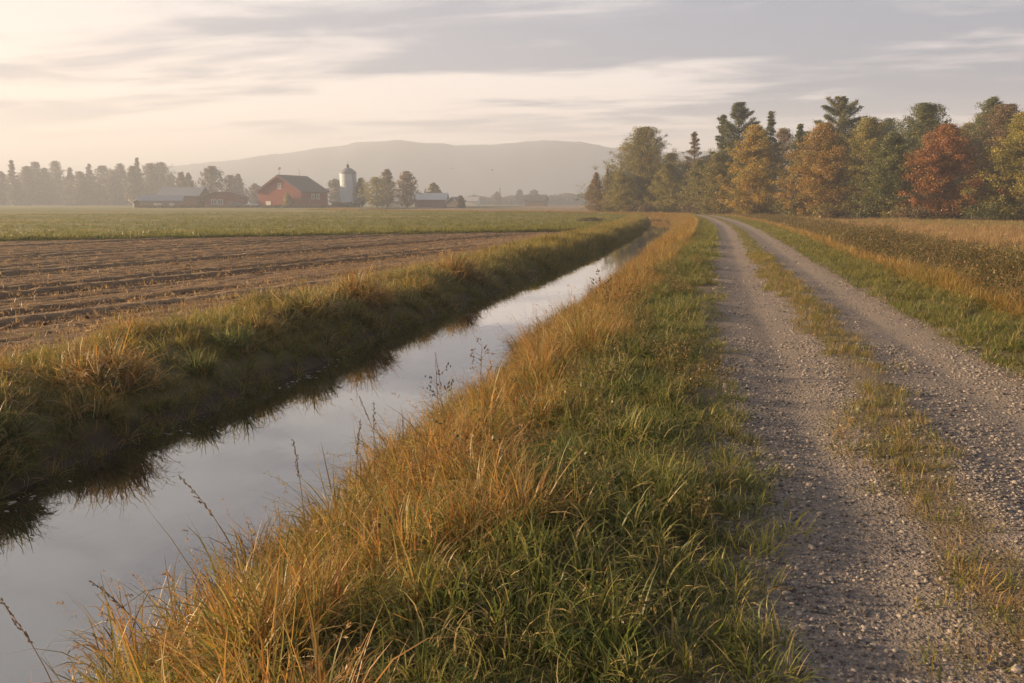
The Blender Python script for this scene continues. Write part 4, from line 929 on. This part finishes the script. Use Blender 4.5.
def grass():
    r = np.random.default_rng(3)
    # golden bank
    U, Y, s, al, ph, T = tufty(-3.25, -0.95, [(0.3, 22, 4.4, 22), (22, 40, 3.0, 11)], r, (.16, .36), .55, .16); m = (Y > 1.0) | (U < -1.9)
    U, Y, s, al, ph, T = [a[m] for a in (U, Y, s, al, ph, T)]
    s = s * (.72 + .5 * fbm(U * .9, Y * .8, 5)) * (1 - .35 * sstep(-1.5, -.8, U))
    scatter('golden_bank_grass', 'tall golden and rust coloured grass on the bank between the water and the track', 'tall grass', PC['gold'], place(U, Y), s, sstep(.6, .98, T) * .6 * sstep(.35, .6, fbm(U * .9, Y * .5, 8)), r, .2, (al, ph))
    U, Y = band(-3.1, -1.3, [(0.6, 22, 16), (22, 40, 12)], r, .1)
    scatter('golden_bank_undergrowth', 'lower golden-green grass filling in between the golden clumps of the canal bank', 'grass', PC['mix'], place(U, Y), .5 + .35 * r.random(len(U)), r.random(len(U)) * .5, r, .25)
    U, Y = band(-3.1, -1.2, [(38, 90, 14), (90, 230, 9)], r, .1)
    scatter('golden_far_grass', 'continuing golden grass along the canal bank into the distance', 'tall grass', PC['goldfar'], place(U, Y), .8 + .5 * fbm(U * .9, Y * .5, 5), fbm(U * .5, Y * .2, 8) * .5, r, .1)
    # green verge left of the track
    U, Y = band(-1.3, 0.45, [(0.8, 12, 95), (12, 30, 45)], r, .13)
    k = U - (fbm(U * 2, Y * 1.3, 15) - .5) * 1.2 < 0.26 + .2 * sstep(7, 4, Y); U = U[k]; Y = Y[k]
    s = (.50 + .5 * sstep(.35, .68, fbm(U * 1.9, Y * 1.7, 25, 3)) + .2 * r.random(len(U))) * (1.15 - .6 * sstep(-.6, .4, U))
    scatter('verge_grass', 'short green grass on the verge between the golden grass and the gravel', 'grass', PC['green'], place(U, Y), s, r.random(len(U)) * .5, r, .2)
    U, Y, s, al, ph, T = tufty(-1.0, 0.0, [(1.2, 14, 3.2, 15), (14, 26, 2.5, 8)], r, (.12, .30), .75, .1)
    scatter('green_tussocks', 'denser lush green clumps growing through the verge', 'grass', PC['lush'], place(U, Y), s * (.55 + .35 * sstep(9, 2, Y)) * (1.1 - .35 * sstep(-.5, .2, U)), T * .6, r, .2, (al, ph))
    U, Y = band(-1.4, 0.2, [(28, 70, 16), (70, 200, 6)], r, .1)
    scatter('verge_far_grass', 'green verge strip running on beside the track into the distance', 'grass', PC['greenfar'], place(U, Y), .7 + .6 * fbm(U, Y * .5, 25), r.random(len(U)) * .4, r, .15)
    U, Y = band(-.9, .62, [(2.2, 5.5, 60)], r, .1); k = U + .25 * r.random(len(U)) - .3 * (fbm(U * 2, Y * 2, 17) - .5) < .55; U = U[k]; Y = Y[k]
    scatter('verge_near_grass', 'grass of the verge nearest the camera spreading onto the gravel', 'grass', PC['green'], place(U, Y), .35 + .6 * r.random(len(U)), r.random(len(U)) * .4, r, .3)
    U, Y = band(-1.8, 0.1, [(3.2, 25, 1.4)], r, .1)
    scatter('verge_weeds', 'small leafy weeds and dead stalks among the grass beside the track', 'weeds', PC['weed'], place(U, Y), .22 + .4 * r.random(len(U)) * (1 + .8 * (U < -1.3)), r.random(len(U)) * .6, r, .3)
    # left bank
    U, Y, s, al, ph, T = tufty(-8.35, -6.5, [(1.0, 20, 2.2, 28), (20, 34, 1.8, 18)], r, (.20, .50), .95, .05)
    s = s * (.42 + .60 * fbm(U * .7, Y * .55, 35, 3)) * (.55 + .45 * sstep(-8.9, -8.0, U))
    scatter('far_bank_grass', 'tussocky green and golden grass on the far bank of the canal', 'tall grass', PC['tuss'], place(U, Y), s * 1.1, T * .3, r, .25, (al, ph))
    U, Y = band(-8.8, -6.1, [(1.0, 32, 40)], r, .02)
    scatter('far_bank_undergrowth', 'short grass between the tussocks of the far bank', 'grass', PC['mix'], place(U, Y), .36 + .36 * r.random(len(U)), r.random(len(U)) * .4, r, .5)
    U, Y, s, al, ph, T = tufty(-8.4, -7.3, [(1.0, 32, 1.2, 18)], r, (.2, .45), .7, .06)
    scatter('far_bank_golden_grass', 'dry golden tussocks along the crest of the far bank', 'tall grass', PC['gold'], place(U, Y), s * .72, T * .2, r, .2, (al, ph))
    U, Y = band(-8.7, -6.0, [(31, 80, 14), (80, 230, 8)], r, .08)
    scatter('far_bank_distant_grass', 'golden-green grass of the far bank running on into the distance', 'tall grass', PC['mixfar'], place(U, Y), .8 + .6 * fbm(U * .7, Y * .35, 35), r.random(len(U)) * .4, r, .15)
    # middle of the track: broken strip
    U, Y = band(1.30, 2.15, [(2.8, 30, 130)], r, .06)
    k = fbm(U * 1.7, Y * 1.5, 55, 3) + .35 * np.exp(-((U - 1.74) / .22) ** 2) + .12 * sstep(6, 16, Y) > .635; U = U[k]; Y = Y[k]; U = U - .32 * sstep(9.5, 5, Y)
    scatter('median_grass', 'low patchy grass in the middle of the track between the wheel ruts', 'grass', PC['short'], place(U, Y), .55 + .9 * r.random(len(U)), r.random(len(U)) * .3, r, .25)
    U, Y = band(1.42, 2.02, [(26, 60, 26), (60, 150, 8)], r, .08)
    scatter('median_far_grass', 'grass strip in the middle of the track in the distance', 'grass', PC['greenfar'], place(U, Y), .28 + .2 * r.random(len(U)), r.random(len(U)) * .1, r, .2)
    # right verge
    U, Y = band(3.15, 5.2, [(3, 14, 60), (14, 40, 35)], r, .12)
    k = U - (fbm(U * 2, Y * 1.3, 15) - .5) * .5 > 3.22; U = U[k]; Y = Y[k]
    scatter('right_verge_grass', 'green grass verge on the right side of the track', 'grass', PC['green'], place(U, Y), (.45 + .7 * fbm(U * 1.3, Y, 25)), r.random(len(U)) * .4, r, .2)
    U, Y = band(3.4, 5.3, [(3, 38, 9)], r, .12)
    scatter('right_verge_mixed_grass', 'yellowed taller tufts mixed into the right-hand verge', 'grass', PC['mix'], place(U, Y), .28 + .3 * r.random(len(U)) * (1 + sstep(4.2, 5.2, U)), r.random(len(U)) * .2, r, .3)
    U, Y = band(3.2, 5.2, [(38, 80, 14), (80, 170, 6)], r, .12)
    scatter('right_verge_far_grass', 'green verge right of the track in the distance', 'grass', PC['greenfar'], place(U, Y), .55 + .4 * r.random(len(U)), r.random(len(U)) * .3, r, .2)
    U, Y = band(4.75, 6.1, [(4, 24, 26)], r, .12)
    scatter('ditch_edge_grass', 'orange-brown tall grass along the edge of the right-hand ditch', 'tall grass', PC['gold'], place(U, Y), .55 + .75 * fbm(U * 1.3, Y, 65) * (.5 + r.random(len(U))), r.random(len(U)) * .5, r, .2)
    U, Y = band(4.8, 6.2, [(23, 70, 9), (70, 150, 5)], r, .12)
    scatter('ditch_edge_far_grass', 'orange-brown grass strip along the right ditch in the distance', 'tall grass', PC['goldfar'], place(U, Y), .5 + .4 * fbm(U, Y, 65), r.random(len(U)) * .2, r, .15)
    # ditch weeds
    U, Y = band(5.7, 9.6, [(6, 50, 9), (50, 120, 4)], r, .3)
    scatter('ditch_weeds', 'dark brown-green tangle of weeds filling the ditch right of the track', 'weeds', PC['weed'], place(U, Y), .5 + 1.1 * fbm(U * .5, Y * .5, 75, 3) * (.6 + .7 * r.random(len(U))), r.random(len(U)) * .5, r, .15)
    U, Y = band(5.4, 10.5, [(6, 50, 2.5), (50, 120, 1.5)], r, .4)
    scatter('ditch_dry_grass', 'pale dry grass tufts scattered through the weeds of the right-hand ditch', 'dry grass', PC['dry'], place(U, Y), .7 + 1.0 * r.random(len(U)) ** 1.5, r.random(len(U)) * .5, r, .18)
    # tan field
    n = 26000; d = 12 + 108 * r.random(n) ** .7; X = r.uniform(8, 75, n)
    Yp = np.sqrt(np.maximum(d * d - 0, 0)); U = X; Y = Yp
    k = (U > 9.2 + (fbm(U * 0, Y * .3, 77) - .5) * 2) & (Y < np.interp(U, [10, 16, 30, 75], [112, 108, 94, 62])); U = U[k]; Y = Y[k]
    scatter('dry_meadow_grass', 'tan dry grass of the open field in front of the wood', 'dry grass', PC['dry'], place(U, Y), .35 + 1.0 * fbm(U * .25, Y * .2, 79, 3) * (.5 + .7 * r.random(len(U))), r.random(len(U)) * .9 * (fbm(U * .12, Y * .08, 3) > .52), r, .18)
    # meadow edge and meadow turf beyond the ploughed field
    n = 26000; U = -9.3 - 150 * r.random(n) ** 1.3; v = V0 + .15 + np.abs(r.normal(0, 1, n)) * 4 + (r.random(n) < .6) * r.random(n) ** 1.5 * 130
    Y = v + WS * (U + 9.5); P = place(U, Y); P[:, 2] += .08
    scatter('meadow_grass', 'green and straw coloured grass of the meadow beyond the ploughed field', 'grass', PC['turf'], P, .7 + .5 * r.random(n), r.random(n) * .35, r, .15)
    # sparse dry blades on the ploughed field edge
    U, Y = band(-10.2, -8.6, [(3, 50, 7)], r, .2)
    scatter('field_margin_grass', 'sparse dry stubble along the margin of the ploughed field', 'dry grass', PC['short'], place(U, Y), .8 + 1.2 * r.random(len(U)), r.random(len(U)) * .1, r, .3)
grass()

# loose stones on the track
def stones():
    c = bpy.data.collections.new('stones'); import bmesh
    for k in range(6):
        bm = bmesh.new(); bmesh.ops.create_icosphere(bm, subdivisions=1 if k % 2 else 2, radius=1)
        q = random.Random(k)
        ax = (1, q.uniform(.6, .95), q.uniform(.35, .6))
        for v in bm.verts:
            f = q.uniform(.8, 1.1); v.co = Vector((v.co.x * ax[0], v.co.y * ax[1], v.co.z * ax[2])) * f
        me = bpy.data.meshes.new('stone'); bm.to_mesh(me); bm.free(); me.materials.append(M_stone)
        c.objects.link(bpy.data.objects.new('stone_%d' % k, me))
    r = np.random.default_rng(77)
    U, Y = band(0.05, 3.45, [(1.2, 7, 2100), (7, 11, 1100), (11, 20, 350), (20, 40, 70)], r, .02)
    k = fbm(U * 2.2, Y * 1.6, 88, 3) + r.random(len(U)) * .5 > .60; k &= r.random(len(U)) > .6 * (np.exp(-((U - .95) / .22) ** 2) + np.exp(-((U - 2.6) / .22) ** 2)); k &= np.abs(U - 1.74 + .32 * sstep(9.5, 5, Y)) + r.random(len(U)) * .3 > .3; U = U[k]; Y = Y[k]
    s = .0036 + .0115 * r.random(len(U)) ** 2.6 + (r.random(len(U)) < .03) * .010
    P = place(U, Y); P[:, 2] += s * .15
    scatter('loose_gravel', 'loose grey and brown stones lying on the track', 'gravel', (c, 6), P, s * (1 + .03 * Y), r.random(len(U)), r, .25)
stones()

def clods():
    c = bpy.data.collections.new('clods'); import bmesh
    t = MT('soil_clod'); rnd = t.attr('tint', 'INSTANCER'); m = t.fin(t.mix(rnd, (0.13, 0.075, 0.042), (0.36, 0.23, 0.13)), 0.95)
    for k in range(5):
        bm = bmesh.new(); bmesh.ops.create_icosphere(bm, subdivisions=1, radius=1); q = random.Random(50 + k)
        for v in bm.verts: v.co = Vector((v.co.x, v.co.y * .8, v.co.z * .6)) * q.uniform(.65, 1.2)
        me = bpy.data.meshes.new('clod'); bm.to_mesh(me); bm.free(); me.materials.append(m); c.objects.link(bpy.data.objects.new('clod_%d' % k, me))
    r = np.random.default_rng(31); n = 90000
    U = -9.2 - 36 * r.random(n) ** 1.5; v = V0 - 54 * r.random(n) ** .8; Y = v + WS * (U + 9.5); k = Y > 2; U = U[k]; Y = Y[k]
    x = xof(U, Y); ang = R(14); p = x * math.cos(ang) - Y * math.sin(ang); k = np.cos(2 * np.pi * (p / 0.6 - .5)) + r.normal(0, .9, len(p)) > .1
    U = U[k]; Y = Y[k]; s = .014 + .045 * r.random(len(U)) ** 3
    scatter('soil_clods', 'crumbled clods of brown earth lying along the ploughed rows', 'soil', (c, 5), place(U, Y), s, r.random(len(U)), r, .4)
clods()
def stubble():
    r = np.random.default_rng(33); n = 20000; U = -8.9 - 30 * r.random(n) ** 1.6; v = V0 - 52 * r.random(n) ** .8; Y = v + WS * (U + 9.5); k = Y > 2; U = U[k]; Y = Y[k]
    scatter('straw_stubble', 'bits of pale straw stubble strewn over the ploughed field', 'stubble', PC['stub'], place(U, Y), .6 + .8 * r.random(len(U)), r.random(len(U)) * .1, r, .5)
stubble()

# flecks of foam and fallen leaves along the far waterline
def debris():
    c = bpy.data.collections.new('flecks'); m = simple_mat('pale_foam', (.45, .42, .36), .6)
    for k in range(3):
        a = np.linspace(0, 6.283, 8)[:-1]; q = np.random.default_rng(k); rr = q.uniform(.6, 1, 7)
        me = bpy.data.meshes.new('fleck'); n = 7; P = [(float(rr[i] * math.cos(a[i])), float(.35 * rr[i] * math.sin(a[i])), .12) for i in range(n)]
        me.from_pydata(P + [(p[0], p[1], 0) for p in P], [], [tuple(range(n))] + [((i + 1) % n, i, n + i, n + (i + 1) % n) for i in range(n)]); me.materials.append(m)
        c.objects.link(bpy.data.objects.new('fleck_%d' % k, me))
    r = np.random.default_rng(12); n = 700; Y = 3 + 60 * r.random(n); k = fbm(Y * .6, Y * 0, 19) > .45; Y = Y[k]; U = -6.14 + np.abs(r.normal(0, .14, len(Y))) + (fbm(Y * .8, Y * 0, 23) - .5) * .2
    P = np.stack([xof(U, Y), Y, np.full(len(Y), -.899)], -1)
    o = scatter('foam_flecks', 'pale flecks of foam and debris floating along the far waterline', 'debris', (c, 3), P, .012 + .035 * r.random(len(Y)) ** 2, r.random(len(Y)), r, 0.0)
debris()

# ------------------------------------------------------------------ single tussocks, stalks and clumps one can point to
def tussock(name, label, cat, u, y, parts, seed, scale=1.0, group=None, lift=0.0):
    """domed clump: small tufts lean outward and shorten towards the rim"""
    r = np.random.default_rng(7000 + seed); out = []
    for p in parts:
        n, R0 = p[0], p[1]; k = max(1, n // 16)
        for _ in range(k):
            q = math.sqrt(r.random()); ph = r.uniform(0, 6.283); v, f, c = blades(16, .07, *p[2:6], p[6], r, 5)
            v = v * (1.05 - .45 * q * q); al = (.85 * q if k > 4 else 0) * r.uniform(.6, 1.3); ca, sa = math.cos(al), math.sin(al)
            x = v[:, 0] * ca + v[:, 2] * sa; z = -v[:, 0] * sa + v[:, 2] * ca; cp, sp = math.cos(ph), math.sin(ph)
            out.append((np.stack([x * cp - v[:, 1] * sp + q * R0 * cp, x * sp + v[:, 1] * cp + q * R0 * sp, z + (.30 * R0 * (1 - q * q) if k > 6 else 0)], -1), f, c))
    v, f, c = join(out)
    me = npmesh(name, v * scale, f, M_blade, col=c); o = obj(name, me)
    o.location = (float(xof(u, y)), y, float(height(u, y)) + lift); tag(o, label, cat, group); return o
BIGG = [(560, .50, (.45, .85), .013, .5, 2.1, 'gold'), (420, .52, (.45, .8), .014, .6, 2.4, 'tuss')]
GRNG = [(360, .42, (.35, .62), .013, .55, 2.1, 'goldgreen'), (260, .42, (.35, .6), .014, .6, 2.4, 'tuss')]
LUSH = [(220, .22, (.35, .66), .017, .55, 1.9, 'lush'), (70, .22, (.3, .6), .015, .7, 2.2, 'tuss')]
tussock('grass_tussock', 'biggest domed golden tussock on the far bank of the canal', 'tussock', -7.15, 8.2, BIGG, 1, 1.05)
tussock('grass_tussock', 'bright green clump with broad blades right of the biggest golden tussock', 'tussock', -6.9, 10.6, LUSH, 2, 1.1)
tussock('grass_tussock', 'dark green clump at the left edge on the far bank', 'tussock', -6.85, 4.9, LUSH, 3, 1.15)
tussock('grass_tussock', 'rounded gold-green tussock on the far bank beyond the bright green clump', 'tussock', -7.2, 13.4, GRNG, 4, 1.25)
tussock('grass_tussock', 'low green clump between the left edge clump and the biggest golden tussock', 'tussock', -6.75, 6.3, LUSH, 5, .95)
for k, (u, y, sc_, pt, lb) in enumerate(((-7.3, 6.6, 1.0, GRNG, 'golden-green tussock just left of the biggest golden tussock'),
        (-7.5, 4.6, 1.1, BIGG, 'straw-topped tussock at the left edge of the picture, above the dark green clump'),
        (-7.15, 11.6, .95, GRNG, 'shaggy straw tussock behind the bright green clump'), (-7.2, 15.8, 1.2, BIGG, 'golden tussock midway along the far bank'),
        (-7.1, 18.8, 1.2, GRNG, 'green-gold tussock beyond the midway golden one'), (-7.25, 22.5, 1.25, BIGG, 'large golden tussock on the far bank where the canal narrows'),
        (-6.7, 9.4, .8, LUSH, 'green clump hanging over the water right of the biggest golden tussock'), (-6.7, 7.3, .8, GRNG, 'drooping straw clump at the waterline below the biggest golden tussock'))):
    tussock('grass_tussock', lb, 'tussock', u, y, pt, 60 + k, sc_)
MED = [(70, .11, (.07, .18), .006, .75, 1.0, 'turf'), (30, .10, (.06, .14), .006, .8, 1.0, 'gold')]
for k, (u, y, s, lb) in enumerate(((1.36, 4.0, 1.3, 'nearest small grass tuft in the middle of the track'), (1.40, 4.9, 1.3, 'second nearest grass tuft in the middle of the track'),
        (1.45, 5.8, 1.3, 'third grass tuft from the front in the middle of the track'))):
    tussock('grass_tuft', lb, 'grass tuft', u, y, MED, 20 + k, s, 'tufts in the middle of the track')
tussock('grass_tuft', 'dark green tuft spreading onto the gravel at the left edge of the track', 'grass tuft', .32, 4.05, [(90, .10, (.08, .2), .006, .8, 1.0, 'green')], 30, 1.2)
tussock('grass_tuft', 'green tuft at the left track edge farther up', 'grass tuft', .22, 6.4, [(90, .12, (.08, .2), .006, .8, 1.0, 'green')], 31, 1.2)

M_stalk = simple_mat('dry_stem', (.24, .15, .075), .8, .3, 30)
def stalk(label, u, y, h, lx, ly, seed, dark=False):
    q = random.Random(seed); z0 = float(height(u, y)) - .03
    e = tag(empty('seed_stalk', (float(xof(u, y)), y, z0)), label, 'grass stalk', 'dry seed stalks over the canal')
    pts = [(lx * t ** 1.8, ly * t ** 1.8, h * (t - .12 * t ** 3)) for t in np.linspace(0, 1, 8)]
    MB().tube(pts, list(np.linspace(.0032, .0014, 8)), 5).build('stem', M_stalk, e)
    a = Vector(pts[-3]); b = Vector(pts[-1]); mb = MB()
    for k in range(34):
        t = k / 33; p = a.lerp(b, t) + Vector([q.gauss(0, .004) for _ in range(3)]); dd = ((b - a).normalized() * .9 + Vector([q.gauss(0, .35) for _ in range(3)])).normalized()
        L_ = .022 * (1.2 - .6 * t); mb.tube([p, p + dd * L_ * .5, p + dd * L_], [.0012, .0034, .0004], 4)
    mb.build('seed_head', M_stalk, e)
for k, a in enumerate([
    ('tallest seed stalk arching left over the water in the foreground', -2.25, 3.5, .95, -.42, .02),
    ('seed stalk leaning left at the bottom left corner', -2.55, 2.55, .75, -.42, .1),
    ('upright seed stalk just right of the tallest arching one', -2.2, 4.0, 1.0, -.12, .1),
    ('thin seed stalk with narrow head beside the upright one', -2.0, 4.2, 1.0, .02, .1),
    ('short drooping seed stalk low over the water', -2.6, 3.2, .72, -.30, -.1),
    ('seed stalk standing straight in the golden grass by the water', -2.3, 5.2, .95, -.05, .15),
    ('dark seed stalk leaning over the water farther along the bank', -2.75, 6.4, .95, -.25, .1),
    ('two-toned seed stalk in the middle stretch of the bank', -2.7, 8.0, 1.0, -.16, .2)]):
    stalk(*a, seed=k)
def weed(label, u, y, h, seed, name='dry_weed'):
    q = random.Random(seed + 90); e = tag(empty(name, (float(xof(u, y)), y, float(height(u, y)) - .03)), label, 'weed')
    MB().tube([(0, 0, 0), (q.uniform(-.03, .03), 0, h * .5), (q.uniform(-.08, .08), .02, h)], [.006, .005, .002], 5).build('stem', M_stalk, e)
    mb = MB(); m2 = MB()
    for k in range(9):
        z = h * q.uniform(.35, 1); a = q.uniform(0, 6.28); L_ = h * .14; tip = (math.cos(a) * L_, math.sin(a) * L_, z + L_ * .7)
        mb.tube([(0, 0, z), tip], [.003, .0015], 4)
        for j in range(5):
            p = Vector(tip) + Vector([q.gauss(0, .018) for _ in range(3)]); m2.tube([p, p + Vector((.006, .004, .012)), p + Vector((.002, .008, .028))], [.002, .009, .001], 5)
    mb.build('twig', M_stalk, e); m2.build('seed_pod', M_dark if seed % 2 else M_stalk, e)
weed('dark branching weed with seed pods at the water side of the golden grass', -2.95, 8.6, .9, 1)
weed('taller brown weed behind the dark branching weed', -2.9, 10.2, .85, 2)
weed('single dark stalk standing up from the right-hand ditch', 9.2, 23.5, 1.9, 3)
weed('reddish thin weed among the ditch edge grass on the right', 5.6, 14.5, 1.0, 4)
# arched heap of brush at the corner of the meadow
bx_, by_ = at(594, 82); e = tag(empty('brush_heap', (bx_, by_, hxy(bx_, by_))), 'dark arched heap of cut brush lying at the meadow corner near the canal', 'brush heap')
mb = MB(); q = random.Random(4)
for k in range(12):
    y0 = q.uniform(-.5, .5); a0 = q.uniform(-2.4, -.8); a1 = q.uniform(.6, 2.2); hh = q.uniform(.2, .6)
    mb.tube([(a0, y0, 0), (a0 * .5, y0, hh * .8), (q.uniform(-.2, .2), y0 + q.uniform(-.1, .1), hh), (a1 * .6, y0, hh * .6), (a1, y0, .02)], [.03, .025, .02, .02, .012], 4)
mb.build('branches', M_bark, e)
